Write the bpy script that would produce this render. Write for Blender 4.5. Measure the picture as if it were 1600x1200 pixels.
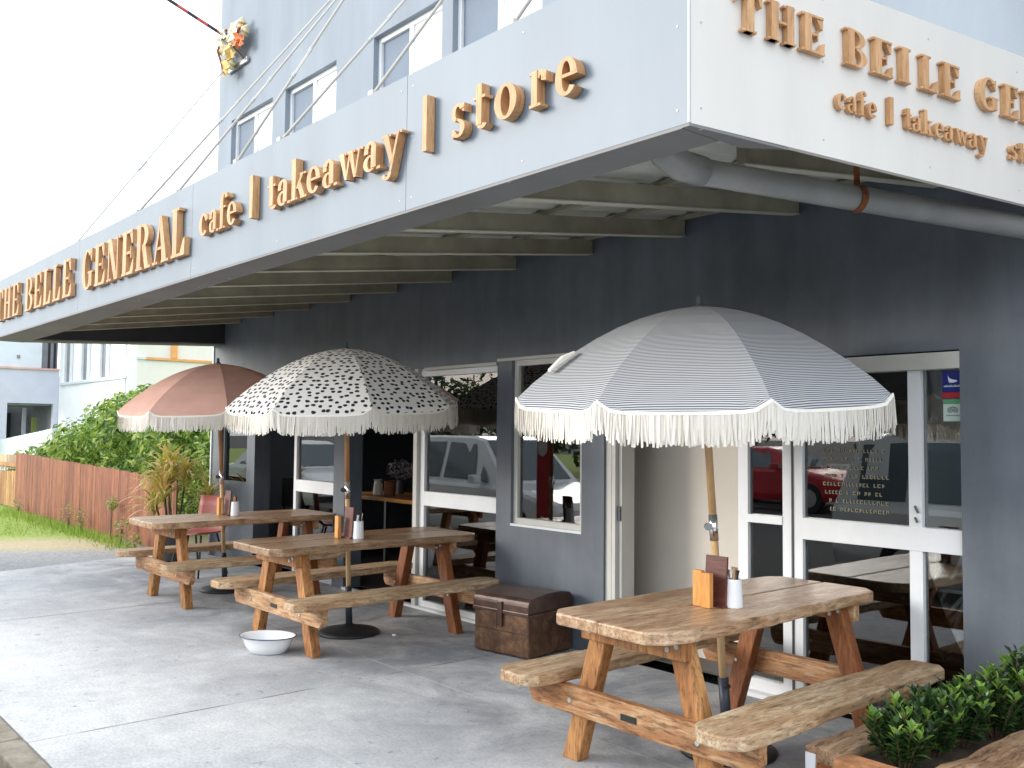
import bpy, math, random
from mathutils import Vector, Matrix
R = math.radians
scene = bpy.context.scene
for o in list(bpy.data.objects): bpy.data.objects.remove(o)

# ------------------------------------------------------------------ camera
cr = Vector((0.650576, 0.759378, 0.009867)); cf = Vector((-0.758609, 0.649382, 0.052904))
cr = (cr - cf * cr.dot(cf) / cf.dot(cf)).normalized(); cf.normalize(); cu = cr.cross(cf)
cam_d = bpy.data.cameras.new("camera"); cam = bpy.data.objects.new("camera", cam_d)
scene.collection.objects.link(cam); scene.camera = cam
m = Matrix((cr, cu, -cf)).transposed().to_4x4(); m.translation = Vector((0, 0, 1.55))
cam.matrix_world = m
cam_d.sensor_width = 36; cam_d.lens = 36 * 1457.98 / 1600; cam_d.clip_start = 0.05; cam_d.clip_end = 600

# ------------------------------------------------------------------ sky, sun, exposure
SUN_EL, SUN_AZ = 15, 217                      # azimuth clockwise from +Y
w = bpy.data.worlds.new("World"); scene.world = w; w.use_nodes = True
nt = w.node_tree; nt.nodes.clear()
out = nt.nodes.new("ShaderNodeOutputWorld"); bg = nt.nodes.new("ShaderNodeBackground")
sky = nt.nodes.new("ShaderNodeTexSky"); sky.sky_type = 'NISHITA'; sky.sun_disc = False
sky.sun_elevation = R(SUN_EL); sky.sun_rotation = R(SUN_AZ); sky.air_density = 1.4; sky.dust_density = 3
mix = nt.nodes.new("ShaderNodeMix"); mix.data_type = 'RGBA'; mix.inputs[0].default_value = 0.86
mix.inputs[7].default_value = (9.3, 9.9, 10.6, 1)    # bright overcast cloud
nt.links.new(sky.outputs[0], mix.inputs[6]); nt.links.new(mix.outputs[2], bg.inputs[0])
bg.inputs[1].default_value = 0.12
nt.links.new(bg.outputs[0], out.inputs[0])
sd = bpy.data.lights.new("sun", 'SUN'); sd.energy = 1.35; sd.angle = R(26); sd.color = (1, .97, .92)
so = bpy.data.objects.new("sun", sd); scene.collection.objects.link(so)
a = R(SUN_AZ); e = R(SUN_EL)
so.rotation_euler = Vector((math.sin(a) * math.cos(e), math.cos(a) * math.cos(e), math.sin(e))).to_track_quat('Z', 'Y').to_euler()
scene.view_settings.view_transform = 'Standard'; scene.view_settings.look = 'None'
scene.view_settings.exposure = 1.15; scene.view_settings.gamma = 1
scene.cycles.use_denoising = True
scene.cycles.max_bounces = 10; scene.cycles.transparent_max_bounces = 16

# ------------------------------------------------------------------ materials
M = {}
class NT:
    def __init__(s, name):
        s.m = bpy.data.materials.new(name); s.m.use_nodes = True; s.t = s.m.node_tree; s.t.nodes.clear()
        s.o = s.n("OutputMaterial"); s.b = s.n("BsdfPrincipled"); s.l(s.b, 0, s.o, 0); M[name] = s.m
    def n(s, k, **kw):
        x = s.t.nodes.new("ShaderNode" + k)
        for a_, v in kw.items(): setattr(x, a_, v)
        return x
    def l(s, a_, i, b_, j): s.t.links.new(a_.outputs[i], b_.inputs[j])
    def coord(s, kind="Object", scale=(1, 1, 1), rot=(0, 0, 0)):
        c = s.n("TexCoord"); mp = s.n("Mapping"); mp.inputs[3].default_value = scale; mp.inputs[2].default_value = rot
        s.l(c, kind, mp, 0); return mp
    def noise(s, co, scale, detail=4, rough=.55, dist=0):
        x = s.n("TexNoise"); x.inputs['Scale'].default_value = scale; x.inputs['Detail'].default_value = detail
        x.inputs['Roughness'].default_value = rough; x.inputs['Distortion'].default_value = dist
        if co: s.l(co, 0, x, 'Vector')
        return x
    def ramp(s, src, stops, i=0):
        x = s.n("ValToRGB"); el = x.color_ramp.elements
        while len(el) < len(stops): el.new(.5)
        for k, (p, c) in enumerate(stops):
            el[k].position = p; el[k].color = (*c, 1) if len(c) == 3 else c
        s.l(src, i, x, 0); return x
    def mix(s, fac, a_, b_, mode='MIX'):
        x = s.n("Mix", data_type='RGBA', blend_type=mode)
        if isinstance(fac, (int, float)): x.inputs[0].default_value = fac
        else: s.t.links.new(fac, x.inputs[0])
        for idx, v in ((6, a_), (7, b_)):
            if isinstance(v, tuple): x.inputs[idx].default_value = (*v, 1)
            else: s.t.links.new(v, x.inputs[idx])
        return x.outputs[2]
    def math(s, op, a_, b_=0.0, clamp=False):
        x = s.n("Math", operation=op, use_clamp=clamp)
        for idx, v in ((0, a_), (1, b_)):
            if isinstance(v, (int, float)): x.inputs[idx].default_value = v
            else: s.t.links.new(v, x.inputs[idx])
        return x.outputs[0]
    def bump(s, h, strength=.2, dist=.01):
        x = s.n("Bump"); x.inputs[0].default_value = strength; x.inputs[1].default_value = dist
        s.t.links.new(h, x.inputs['Height']); s.l(x, 0, s.b, 'Normal')
    def base(s, v):
        if isinstance(v, tuple): s.b.inputs[0].default_value = (*v, 1)
        else: s.t.links.new(v, s.b.inputs[0])
    def set(s, rough=None, metal=None, spec=None):
        if rough is not None: s.b.inputs['Roughness'].default_value = rough
        if metal is not None: s.b.inputs['Metallic'].default_value = metal
        if spec is not None: s.b.inputs['Specular IOR Level'].default_value = spec
B01 = ((0, 0, 0), (1, 1, 1))

def plain(name, col, rough=.6, metal=0, var=.12, scale=3, bump=0.0, bscale=60, kind="Object", streak=False):
    t = NT(name); co = t.coord(kind, (1, 1, .18) if streak else (1, 1, 1)); n = t.noise(co, scale, 6, .6)
    dark = tuple(c * (1 - var * 1.6) for c in col); lite = tuple(min(1, c * (1 + var)) for c in col)
    t.base(t.ramp(n, [(.3, dark), (.72, lite)]).outputs[0]); t.set(rough, metal)
    if bump:
        b = t.noise(t.coord(kind), bscale, 4, .6); t.bump(b.outputs[0], bump, .004)
    return M[name]

def wood(name, light, mid, dark, axis='Y', rough=.7, ring=22, crack=.5):
    sc = {'X': (.14, 1, 1), 'Y': (1, .14, 1), 'Z': (1, 1, .14)}[axis]
    t = NT(name); oi = t.n("ObjectInfo"); co = t.coord("Object", sc)
    off = t.n("VectorMath", operation='ADD'); t.l(co, 0, off, 0)
    sm = t.n("VectorMath", operation='SCALE'); sm.inputs[0].default_value = (13, 7, 5); t.l(oi, 'Random', sm, 'Scale'); t.l(sm, 0, off, 1)
    g = t.noise(off, ring * 1.5, 9, .72, .5); g2 = t.noise(off, ring * 5.5, 6, .72)
    big = t.noise(off, 3.2, 4, .6)
    c1 = t.ramp(g, [(.34, dark), (.48, mid), (.60, light)])
    c2 = t.ramp(big, [(.36, mid), (.6, light)])
    col = t.mix(.4, c1.outputs[0], c2.outputs[0])
    blot = t.noise(t.coord("Object", {'X': (.35, 1, 1), 'Y': (1, .35, 1), 'Z': (1, 1, .35)}[axis]), 5.5, 5, .65, .4)
    col = t.mix(t.ramp(blot, [(.46, (0, 0, 0)), (.66, (.75, .75, .75))]).outputs[0], col, tuple(x * .55 + y_ * .35 for x, y_ in zip(mid, dark)))
    cr_ = t.ramp(g2, [(.38, (0.12, .09, .06)), (.50, (1, 1, 1))])
    col = t.mix(crack, col, cr_.outputs[0], 'MULTIPLY')
    # nail holes and knots: short dark ellipses
    v = t.n("TexVoronoi"); v.inputs['Scale'].default_value = 9; t.l(off, 0, v, 'Vector')
    kn = t.ramp(v, [(.05, (.10, .06, .03)), (.11, (1, 1, 1))])
    col = t.mix(.8, col, kn.outputs[0], 'MULTIPLY')
    t.base(col); t.set(rough)
    t.bump(t.math('ADD', g.outputs[0], g2.outputs[0]), .35, .004)
    return M[name]

wood('wood_top_bleached', (.62, .455, .30), (.38, .205, .10), (.12, .05, .02), 'Y', .36, 15, .6)
wood('wood_top_brown', (.42, .29, .18), (.24, .13, .06), (.08, .035, .016), 'Y', .32, 18, .55)
wood('wood_edge', (.66, .54, .40), (.50, .34, .19), (.20, .10, .05), 'Y', .75, 20, .5)
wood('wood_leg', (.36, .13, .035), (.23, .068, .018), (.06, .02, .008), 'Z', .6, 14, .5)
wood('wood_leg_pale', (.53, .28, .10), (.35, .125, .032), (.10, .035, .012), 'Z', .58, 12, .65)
wood('wood_bar', (.60, .44, .26), (.37, .145, .042), (.14, .042, .014), 'X', .6, 13, .65)
wood('wood_bench', (.68, .55, .38), (.43, .25, .12), (.16, .075, .03), 'Y', .58, 17, .6)
wood('fence_wood', (.34, .115, .055), (.23, .070, .034), (.10, .032, .018), 'Z', .7, 9, .3)
wood('fence_pale_wood', (.55, .45, .32), (.4, .27, .15), (.25, .14, .07), 'Z', .8, 9, .4)
wood('fence_tan', (.52, .30, .13), (.36, .18, .07), (.2, .1, .04), 'Z', .8, 9, .4)
wood('pole_wood', (.72, .50, .27), (.60, .38, .18), (.42, .24, .11), 'Z', .45, 12, .15)
wood('pole_wood_dark', (.50, .26, .11), (.40, .18, .07), (.25, .1, .04), 'Z', .45, 12, .15)
wood('orange_block', (.72, .36, .10), (.60, .26, .06), (.38, .13, .03), 'Z', .5, 14, .2)
wood('menu_board_wood', (.16, .045, .03), (.10, .03, .02), (.05, .015, .01), 'X', .5, 14, .2)
wood('letter_wood', (.66, .40, .21), (.56, .30, .13), (.38, .17, .06), 'Z', .55, 14, .3)
wood('sleeper_wood', (.52, .37, .23), (.31, .165, .085), (.09, .045, .022), 'Y', .85, 13, .7)
wood('interior_wood', (.66, .30, .09), (.52, .21, .055), (.28, .11, .035), 'X', .35, 6, .2)

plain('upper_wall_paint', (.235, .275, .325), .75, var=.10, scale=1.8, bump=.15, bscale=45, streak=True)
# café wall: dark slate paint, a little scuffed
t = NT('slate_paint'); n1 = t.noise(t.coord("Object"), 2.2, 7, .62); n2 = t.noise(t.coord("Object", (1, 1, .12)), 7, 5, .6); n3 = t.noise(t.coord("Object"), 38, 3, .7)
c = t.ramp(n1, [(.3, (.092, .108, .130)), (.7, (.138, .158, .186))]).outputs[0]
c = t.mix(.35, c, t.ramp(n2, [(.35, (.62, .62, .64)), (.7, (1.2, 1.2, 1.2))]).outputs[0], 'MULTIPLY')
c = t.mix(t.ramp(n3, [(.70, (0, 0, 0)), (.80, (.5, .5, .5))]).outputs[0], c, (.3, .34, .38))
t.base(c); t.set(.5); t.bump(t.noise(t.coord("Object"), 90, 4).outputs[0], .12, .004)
# near black for the ledger; on the far end board it stands in for shade
plain('charcoal_tone', (.038, .041, .046), .55, var=.2, scale=2, bump=.1)
plain('fascia_paint_blue', (.168, .207, .250), .45, var=.07, scale=2.2, streak=True)
plain('fascia_paint_white', (.66, .63, .585), .45, var=.05, scale=2.5, streak=True)
t = NT('soffit_paint'); n1 = t.noise(t.coord("Object"), 1.6, 6, .6); n2 = t.n("TexVoronoi"); t.l(t.coord("Object", (1, 2.2, 1)), 0, n2, 'Vector'); n2.inputs['Scale'].default_value = 9
msk = t.noise(t.coord("Object"), 1.7, 2)
c = t.ramp(n1, [(.3, (.15, .145, .14)), (.75, (.21, .21, .215))]).outputs[0]
f1 = t.ramp(n2, [(.08, (1, 1, 1)), (.12, (0, 0, 0))]).outputs[0]; f2 = t.ramp(msk, [(.50, (0, 0, 0)), (.58, (1, 1, 1))]).outputs[0]
f = t.mix(1.0, f1, f2, 'MULTIPLY'); t.base(t.mix(f, c, (.7, .68, .62))); t.set(.6)
plain('rafter_paint', (.33, .31, .225), .7, var=.16, scale=4, bump=.1)
plain('rafter_paint_lit', (.52, .50, .40), .7, var=.1, scale=4)
plain('roof_sheet', (.50, .50, .44), .55, var=.12, scale=3)
plain('end_band_paint', (.22, .215, .20), .7, var=.1)
plain('pipe_pvc', (.30, .30, .285), .3, var=.12, scale=5)
plain('rust', (.22, .07, .02), .9, var=.5, scale=30, bump=.4)
plain('alu_white', (.74, .76, .78), .38, var=.05, scale=3)
plain('alu_grey', (.46, .48, .49), .4, var=.06, scale=3)
plain('alu_cream', (.54, .53, .49), .5, var=.06, scale=3)
plain('rod_paint', (.52, .50, .46), .5, var=.06)
plain('seam_dark', (.10, .11, .12), .7)
plain('steel', (.62, .62, .62), .3, 1, var=.1, scale=20)
plain('chrome', (.8, .8, .8), .12, 1, var=.05)
plain('bolt_zinc', (.62, .61, .58), .4, .8, var=.2, scale=60)
plain('black_iron', (.018, .019, .022), .5, var=.3, scale=12, bump=.1)
plain('dark_tube', (.035, .045, .06), .45, var=.1)
plain('black_plastic', (.012, .012, .014), .4)
plain('plaque', (.03, .035, .03), .4, .3)
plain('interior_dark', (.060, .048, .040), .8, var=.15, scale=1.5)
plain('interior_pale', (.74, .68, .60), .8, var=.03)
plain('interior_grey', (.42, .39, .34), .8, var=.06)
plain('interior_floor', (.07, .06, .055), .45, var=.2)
plain('blind_white', (.86, .88, .90), .6, var=.02)
plain('pane_grey', (.16, .20, .26), .75, var=.05)
plain('paper_white', (.80, .81, .84), .6, var=.03)
plain('enamel_white', (.84, .86, .87), .16, var=.02)
plain('enamel_blue', (.06, .09, .18), .25)
plain('chair_red', (.33, .085, .065), .5, var=.1)
plain('pot_dark', (.055, .05, .055), .7, var=.3)
plain('soil', (.05, .032, .02), .95, var=.4, scale=30, bump=.6)
plain('house_white', (.88, .89, .92), .8, var=.02)
plain('house_cream_shaded', (.78, .75, .70), .8, var=.03)
plain('house_lavender', (.56, .58, .68), .8, var=.04)
plain('house_pale', (.64, .69, .75), .8, var=.04)
plain('orange_trim', (.80, .38, .13), .6)
plain('salmon_trim', (.66, .42, .34), .7)
plain('dark_void', (.012, .012, .015), .6)
plain('grey_panel', (.25, .26, .30), .7)
plain('asphalt', (.05, .05, .052), .9, var=.35, scale=40, bump=.6, bscale=200)
plain('trunk_bark', (.10, .07, .045), .95, var=.4, scale=12, bump=.6)
plain('brick_orange', (.52, .23, .10), .9, var=.3, scale=16, bump=.5)
plain('cream_ceramic', (.66, .58, .36), .5, var=.25, scale=40)
plain('tag_yellow', (.72, .52, .18), .6, var=.2, scale=30)
plain('tag_orange', (.75, .22, .07), .6)
plain('sticker_blue', (.012, .02, .22), .35)
plain('sticker_red', (.42, .02, .03), .4)
plain('sticker_green', (.10, .36, .18), .4)
plain('sticker_mint', (.55, .68, .62), .4)
plain('pale_lettering', (.25, .24, .15), .6)
plain('red_banner', (.50, .02, .03), .6, var=.15)
plain('red_paint', (.45, .03, .04), .3)
plain('tyre', (.02, .02, .02), .85)
plain('terracotta', (.23, .075, .03), .7, var=.2)
plain('jug_cream', (.55, .55, .48), .3)
plain('dry_flower', (.30, .26, .30), .9, var=.4, scale=40)

# concrete footpath: slabs, joints, spots, stains, and awning shade in the colour
t = NT('concrete'); geo = t.n("NewGeometry"); sep = t.n("SeparateXYZ"); t.l(geo, 'Position', sep, 0)
P = t.n("Mapping"); t.l(geo, 'Position', P, 0)
n1 = t.noise(P, .9, 8, .62, .3); n2 = t.noise(P, 6, 8, .7); n3 = t.noise(P, 60, 3, .6)
c = t.ramp(n1, [(.28, (.50, .50, .51)), (.5, (.62, .62, .62)), (.74, (.70, .695, .68))]).outputs[0]
c = t.mix(.5, c, t.ramp(n2, [(.34, (.70, .71, .73)), (.60, (1.06, 1.06, 1.05))]).outputs[0], 'MULTIPLY')
c = t.mix(.7, c, t.ramp(n3, [(.34, (.72, .72, .73)), (.6, (1.08, 1.08, 1.08))]).outputs[0], 'MULTIPLY')
v = t.n("TexVoronoi", feature='F1'); v.inputs['Scale'].default_value = 9.5; v.inputs['Randomness'].default_value = 1
vd = t.n("VectorMath", operation='ADD'); nn = t.noise(P, 25, 3); t.l(P, 0, vd, 0)
sc_ = t.n("VectorMath", operation='SCALE'); sc_.inputs['Scale'].default_value = .10; t.l(nn, 1, sc_, 0); t.l(sc_, 0, vd, 1); t.l(vd, 0, v, 'Vector')
spot = t.ramp(v, [(.10, (1, 1, 1)), (.21, (0, 0, 0))]).outputs[0]
rnd = t.ramp(v, [(.35, (0, 0, 0)), (.5, (1, 1, 1))], 1).outputs[0]
pm = t.ramp(t.noise(P, .8, 3, .6), [(.42, (0, 0, 0)), (.52, (1, 1, 1))]).outputs[0]
spotm = t.mix(1.0, t.mix(1.0, spot, pm, 'MULTIPLY'), rnd, 'MULTIPLY')
c = t.mix(t.math('MULTIPLY', spotm, .65), c, (.16, .165, .18))
# mottled grey stain, deepened toward the wall as painted awning shade
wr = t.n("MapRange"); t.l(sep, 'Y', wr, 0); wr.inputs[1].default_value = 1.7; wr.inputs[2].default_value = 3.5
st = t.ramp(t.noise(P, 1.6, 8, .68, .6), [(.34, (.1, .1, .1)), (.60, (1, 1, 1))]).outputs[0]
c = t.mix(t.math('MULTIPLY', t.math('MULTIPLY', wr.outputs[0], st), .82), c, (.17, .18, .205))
def joint(axis, pos, wdt, soft=.006):
    d = t.math('ABSOLUTE', t.math('SUBTRACT', sep.outputs[axis], pos))
    mr = t.n("MapRange"); t.t.links.new(d, mr.inputs[0]); mr.inputs[1].default_value = wdt; mr.inputs[2].default_value = wdt + soft
    mr.inputs[3].default_value = 1; mr.inputs[4].default_value = 0; return mr.outputs[0]
jd = t.math('MAXIMUM', joint(0, -8.45, .008), t.math('MAXIMUM', joint(0, -5.12, .006), joint(0, -1.8, .006)))
jl = t.math('MAXIMUM', joint(1, 2.34, .004), joint(1, 3.485, .004))
br = t.ramp(t.noise(P, 3, 4), [(.4, (0.1, .1, .1)), (.6, (1, 1, 1))]).outputs[0]
c = t.mix(t.math('MULTIPLY', jd, t.math('MULTIPLY', br, .85)), c, (.13, .12, .10))
c = t.mix(t.math('MULTIPLY', jl, t.math('MULTIPLY', br, .5)), c, (.62, .60, .55))
t.base(c); t.set(.72); t.bump(t.math('ADD', n2.outputs[0], t.math('MULTIPLY', n3.outputs[0], .5)), .25, .004)

t = NT('kerb_concrete'); n1 = t.noise(t.coord("Object"), 7, 8, .7); n2 = t.noise(t.coord("Object"), 70, 3)
c = t.ramp(n1, [(.3, (.20, .17, .13)), (.7, (.42, .37, .30))]).outputs[0]
t.base(t.mix(.4, c, t.ramp(n2, [(.3, (.7, .7, .7)), (.7, (1.1, 1.1, 1.1))]).outputs[0], 'MULTIPLY')); t.set(.9); t.bump(n2.outputs[0], .4, .004)
# ground outside the footpath: lawn, dry grass, gravel by position
t = NT('lawn_ground'); geo = t.n("NewGeometry"); P = t.n("Mapping"); t.l(geo, 'Position', P, 0); sep = t.n("SeparateXYZ"); t.l(geo, 'Position', sep, 0)
n1 = t.noise(P, 3, 8, .7); n2 = t.noise(P, 30, 4, .7)
green = t.ramp(n2, [(.3, (.17, .25, .035)), (.7, (.33, .42, .09))]).outputs[0]
dry = t.ramp(n2, [(.3, (.34, .27, .15)), (.7, (.55, .46, .30))]).outputs[0]
grav = t.ramp(n2, [(.3, (.20, .20, .20)), (.7, (.40, .40, .395))]).outputs[0]
d = t.math('SUBTRACT', t.math('MULTIPLY', sep.outputs[0], -1.0), t.math('MULTIPLY', sep.outputs[1], -.55))
d = t.math('ADD', d, t.math('MULTIPLY', n1.outputs[0], 1.3))
m1 = t.n("MapRange"); t.t.links.new(d, m1.inputs[0]); m1.inputs[1].default_value = 15.2; m1.inputs[2].default_value = 15.9
m2 = t.n("MapRange"); t.t.links.new(d, m2.inputs[0]); m2.inputs[1].default_value = 16.6; m2.inputs[2].default_value = 17.6
c = t.mix(m1.outputs[0], grav, dry); c = t.mix(m2.outputs[0], c, green); t.base(c); t.set(.95)
t.bump(n2.outputs[0], .6, .02)

def leaf(name, dark, mid, lite, rough=.42, trans=.25):
    t = NT(name); g = t.n("NewGeometry"); oi = t.n("ObjectInfo")
    r = t.ramp(g, [(0, dark), (.5, mid), (1, lite)], 'Random Per Island')
    t.base(r.outputs[0]); t.set(rough)
    tr = t.n("BsdfTranslucent"); t.l(r, 0, tr, 0); mx = t.n("MixShader"); mx.inputs[0].default_value = trans
    t.l(t.b, 0, mx, 1); t.l(tr, 0, mx, 2); t.l(mx, 0, t.o, 0)
leaf('hedge_leaf', (.04, .10, .015), (.17, .30, .04), (.42, .50, .10), .5, .35)
leaf('tree_leaf', (.018, .035, .010), (.04, .07, .018), (.09, .13, .03))
leaf('shrub_leaf', (.012, .032, .010), (.028, .072, .018), (.07, .13, .035), .28, .15)
leaf('shrub_tip', (.10, .22, .03), (.19, .34, .05), (.30, .44, .09), .35, .35)
leaf('strap_leaf', (.30, .36, .06), (.60, .55, .12), (.80, .46, .24), .5, .3)
leaf('strap_tip', (.50, .25, .14), (.62, .36, .20), (.62, .48, .22), .5, .3)
leaf('weed_leaf', (.16, .24, .05), (.28, .36, .08), (.45, .42, .2), .5, .3)
leaf('flower_orange', (.8, .25, .12), (.8, .35, .2), (.85, .45, .25), .6, .3)
leaf('grass_blade', (.16, .26, .03), (.28, .42, .06), (.42, .52, .12), .6, .35)
leaf('twig', (.06, .04, .02), (.09, .06, .03), (.12, .08, .04), .8, 0)

# glass
t = NT('window_glass'); tr = t.n("BsdfTransparent"); tr.inputs[0].default_value = (.92, .95, .94, 1); gl = t.n("BsdfGlossy"); gl.inputs['Roughness'].default_value = .004
fr = t.n("Fresnel"); fr.inputs[0].default_value = 2.25; mx = t.n("MixShader")
t.l(fr, 0, mx, 0); t.l(tr, 0, mx, 1); t.l(gl, 0, mx, 2); t.l(mx, 0, t.o, 0)
t = NT('car_glass'); t.base((.14, .18, .20)); t.set(.06)
t = NT('car_white'); t.base((.88, .92, .93)); t.set(.18); t.b.inputs['Coat Weight'].default_value = .6

# fabrics (UV in metres: u across the panel, v down its centre line)
def fabric(name, make, trans=.3, bump=True):
    t = NT(name); uv = t.n("UVMap"); col = make(t, uv)
    t.base(col) if not isinstance(col, tuple) else t.base(col); t.set(.9)
    tl = t.n("BsdfTranslucent")
    if isinstance(col, tuple): tl.inputs[0].default_value = (*col, 1)
    else: t.t.links.new(col, tl.inputs[0])
    mx = t.n("MixShader"); mx.inputs[0].default_value = trans; t.l(t.b, 0, mx, 1); t.l(tl, 0, mx, 2); t.l(mx, 0, t.o, 0)
    if bump:
        mp = t.n("Mapping"); mp.inputs[3].default_value = (900, 900, 1); t.l(uv, 0, mp, 0); n = t.noise(mp, 1, 2); t.bump(n.outputs[0], .2, .001)
def f_stripe(t, uv):
    s = t.n("SeparateXYZ"); t.l(uv, 0, s, 0)
    n = t.noise(None, 6, 3); t.l(uv, 0, n, 'Vector')
    ph = t.math('ADD', t.math('MULTIPLY', s.outputs[1], 2 * math.pi / .0112), t.math('MULTIPLY', n.outputs[0], 1.6))
    wv = t.math('SINE', ph); r = t.n("MapRange"); t.t.links.new(wv, r.inputs[0]); r.inputs[1].default_value = -.15; r.inputs[2].default_value = .35
    return t.mix(r.outputs[0], (.66, .67, .68), (.10, .105, .135))
def f_dots(t, uv):
    mp = t.n("Mapping"); mp.inputs[3].default_value = (17, 21, 1); t.l(uv, 0, mp, 0)
    v = t.n("TexVoronoi", voronoi_dimensions='2D'); v.inputs['Scale'].default_value = 1; v.inputs['Randomness'].default_value = .62
    n = t.noise(mp, 1.7, 3); vd = t.n("VectorMath", operation='ADD'); s2 = t.n("VectorMath", operation='SCALE'); s2.inputs['Scale'].default_value = .35
    t.l(n, 1, s2, 0); t.l(mp, 0, vd, 0); t.l(s2, 0, vd, 1); t.l(vd, 0, v, 'Vector')
    r = t.ramp(v, [(.24, (1, 1, 1)), (.29, (0, 0, 0))])
    return t.mix(r.outputs[0], (.88, .86, .83), (.018, .02, .03))
def f_pink(t, uv):
    n = t.noise(None, 5, 5); t.l(uv, 0, n, 'Vector')
    return t.ramp(n, [(.3, (.72, .42, .345)), (.7, (.80, .49, .41))]).outputs[0]
fabric('canopy_stripe', f_stripe, .2); fabric('canopy_dots', f_dots, .25); fabric('canopy_pink', f_pink, .22)
leaf('fringe_cotton', (.74, .70, .62), (.82, .78, .71), (.86, .83, .77), .9, .25)
plain('trim_cotton', (.84, .80, .72), .9, var=.05, scale=40)
# old tin trunk
t = NT('tin_trunk'); co = t.coord("Object"); n1 = t.noise(co, 9, 9, .72, .6); n2 = t.noise(co, 40, 4, .7)
c = t.ramp(n1, [(.28, (.035, .016, .010)), (.48, (.10, .048, .026)), (.62, (.19, .10, .05)), (.75, (.30, .19, .10))]).outputs[0]
t.base(t.mix(.4, c, t.ramp(n2, [(.35, (.5, .5, .5)), (.6, (1.1, 1.1, 1.1))]).outputs[0], 'MULTIPLY')); t.set(.38, .15); t.bump(n1.outputs[0], .3, .006)
plain('tin_lid', (.085, .045, .032), .3, .2, var=.35, scale=9, bump=.2)
# striped cable
t = NT('striped_cable'); g = t.n("TexCoord"); s = t.n("SeparateXYZ"); t.l(g, 'Object', s, 0)
wv = t.math('SINE', t.math('MULTIPLY', s.outputs[1], 26.0)); r = t.n("MapRange"); t.t.links.new(wv, r.inputs[0]); r.inputs[1].default_value = -.05; r.inputs[2].default_value = .05
t.base(t.mix(r.outputs[0], (.05, .05, .05), (.62, .10, .09))); t.set(.6)

# ------------------------------------------------------------------ mesh helpers
class MB:
    def __init__(s): s.v = []; s.f = []; s.uv = []
    def add(s, vs, fs, mat=None, uvs=None):
        o = len(s.v)
        for p in vs:
            p = Vector(p); s.v.append(mat @ p if mat is not None else p)
        for k, f_ in enumerate(fs):
            s.f.append([i + o for i in f_]); s.uv.append(uvs[k] if uvs else None)
        return s
    def box(s, x0, x1, y0, y1, z0, z1, mat=None):
        vs = [(x, y, z) for z in (z0, z1) for y in (y0, y1) for x in (x0, x1)]
        return s.add(vs, [(0, 2, 3, 1), (4, 5, 7, 6), (0, 1, 5, 4), (2, 6, 7, 3), (0, 4, 6, 2), (1, 3, 7, 5)], mat)
    def prism(s, poly, d0, d1, fn=lambda a, b, d: (a, b, d), mat=None):
        n = len(poly); area = sum(poly[i][0] * poly[(i + 1) % n][1] - poly[(i + 1) % n][0] * poly[i][1] for i in range(n))
        if area < 0: poly = poly[::-1]
        vs = [fn(a_, b_, d0) for a_, b_ in poly] + [fn(a_, b_, d1) for a_, b_ in poly]
        fs = [tuple(range(n))[::-1], tuple(range(n, 2 * n))] + [(i, (i + 1) % n, n + (i + 1) % n, n + i) for i in range(n)]
        return s.add(vs, fs, mat)
    def tube(s, pts, rad, seg=10, cap=True, mat=None):
        pts = [Vector(p) for p in pts]; rads = rad if isinstance(rad, (list, tuple)) else [rad] * len(pts)
        vs = []; fs = []; up = None
        for i, p in enumerate(pts):
            d = (pts[min(i + 1, len(pts) - 1)] - pts[max(i - 1, 0)]).normalized()
            if up is None: up = Vector((0, 0, 1)) if abs(d.z) < .9 else Vector((1, 0, 0))
            a_ = d.cross(up).normalized(); b_ = a_.cross(d).normalized(); up = b_
            for k in range(seg):
                t_ = 2 * math.pi * k / seg; vs.append(p + (a_ * math.cos(t_) + b_ * math.sin(t_)) * rads[i])
        for i in range(len(pts) - 1):
            for k in range(seg):
                fs.append((i * seg + k, i * seg + (k + 1) % seg, (i + 1) * seg + (k + 1) % seg, (i + 1) * seg + k))
        if cap: fs.append(tuple(range(seg))[::-1]); fs.append(tuple((len(pts) - 1) * seg + k for k in range(seg)))
        return s.add(vs, fs, mat)
    def lathe(s, prof, seg=24, mat=None, sx=1, sy=1):
        vs = []; fs = []
        for r_, z_ in prof:
            for k in range(seg):
                t_ = 2 * math.pi * k / seg; vs.append((r_ * math.cos(t_) * sx, r_ * math.sin(t_) * sy, z_))
        for i in range(len(prof) - 1):
            for k in range(seg): fs.append((i * seg + k, i * seg + (k + 1) % seg, (i + 1) * seg + (k + 1) % seg, (i + 1) * seg + k))
        fs.append(tuple(range(seg))[::-1]); fs.append(tuple((len(prof) - 1) * seg + k for k in range(seg)))
        return s.add(vs, fs, mat)
    def quad(s, a_, b_, c_, d_): return s.add([a_, b_, c_, d_], [(0, 1, 2, 3)])
    def build(s, name, mat, parent=None, bevel=0, smooth=False, loc=None):
        me = bpy.data.meshes.new(name); vs = s.v
        if loc is not None: vs = [p - Vector(loc) for p in vs]
        me.from_pydata([tuple(p) for p in vs], [], s.f)
        if any(u for u in s.uv):
            ul = me.uv_layers.new(name="UVMap"); k = 0
            for fi, f_ in enumerate(s.f):
                for j in range(len(f_)):
                    ul.data[k].uv = s.uv[fi][j] if s.uv[fi] else (0, 0); k += 1
        me.materials.append(M[mat]); me.validate(); me.update()
        if smooth:
            for p in me.polygons: p.use_smooth = True
        o = bpy.data.objects.new(name, me); scene.collection.objects.link(o)
        if loc is not None: o.location = loc
        if parent is not None: o.parent = parent
        if bevel:
            b = o.modifiers.new("bevel", 'BEVEL'); b.width = bevel; b.segments = 2; b.limit_method = 'ANGLE'; b.angle_limit = R(35)
        if smooth == 'auto' or bevel: 
            pass
        return o

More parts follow.
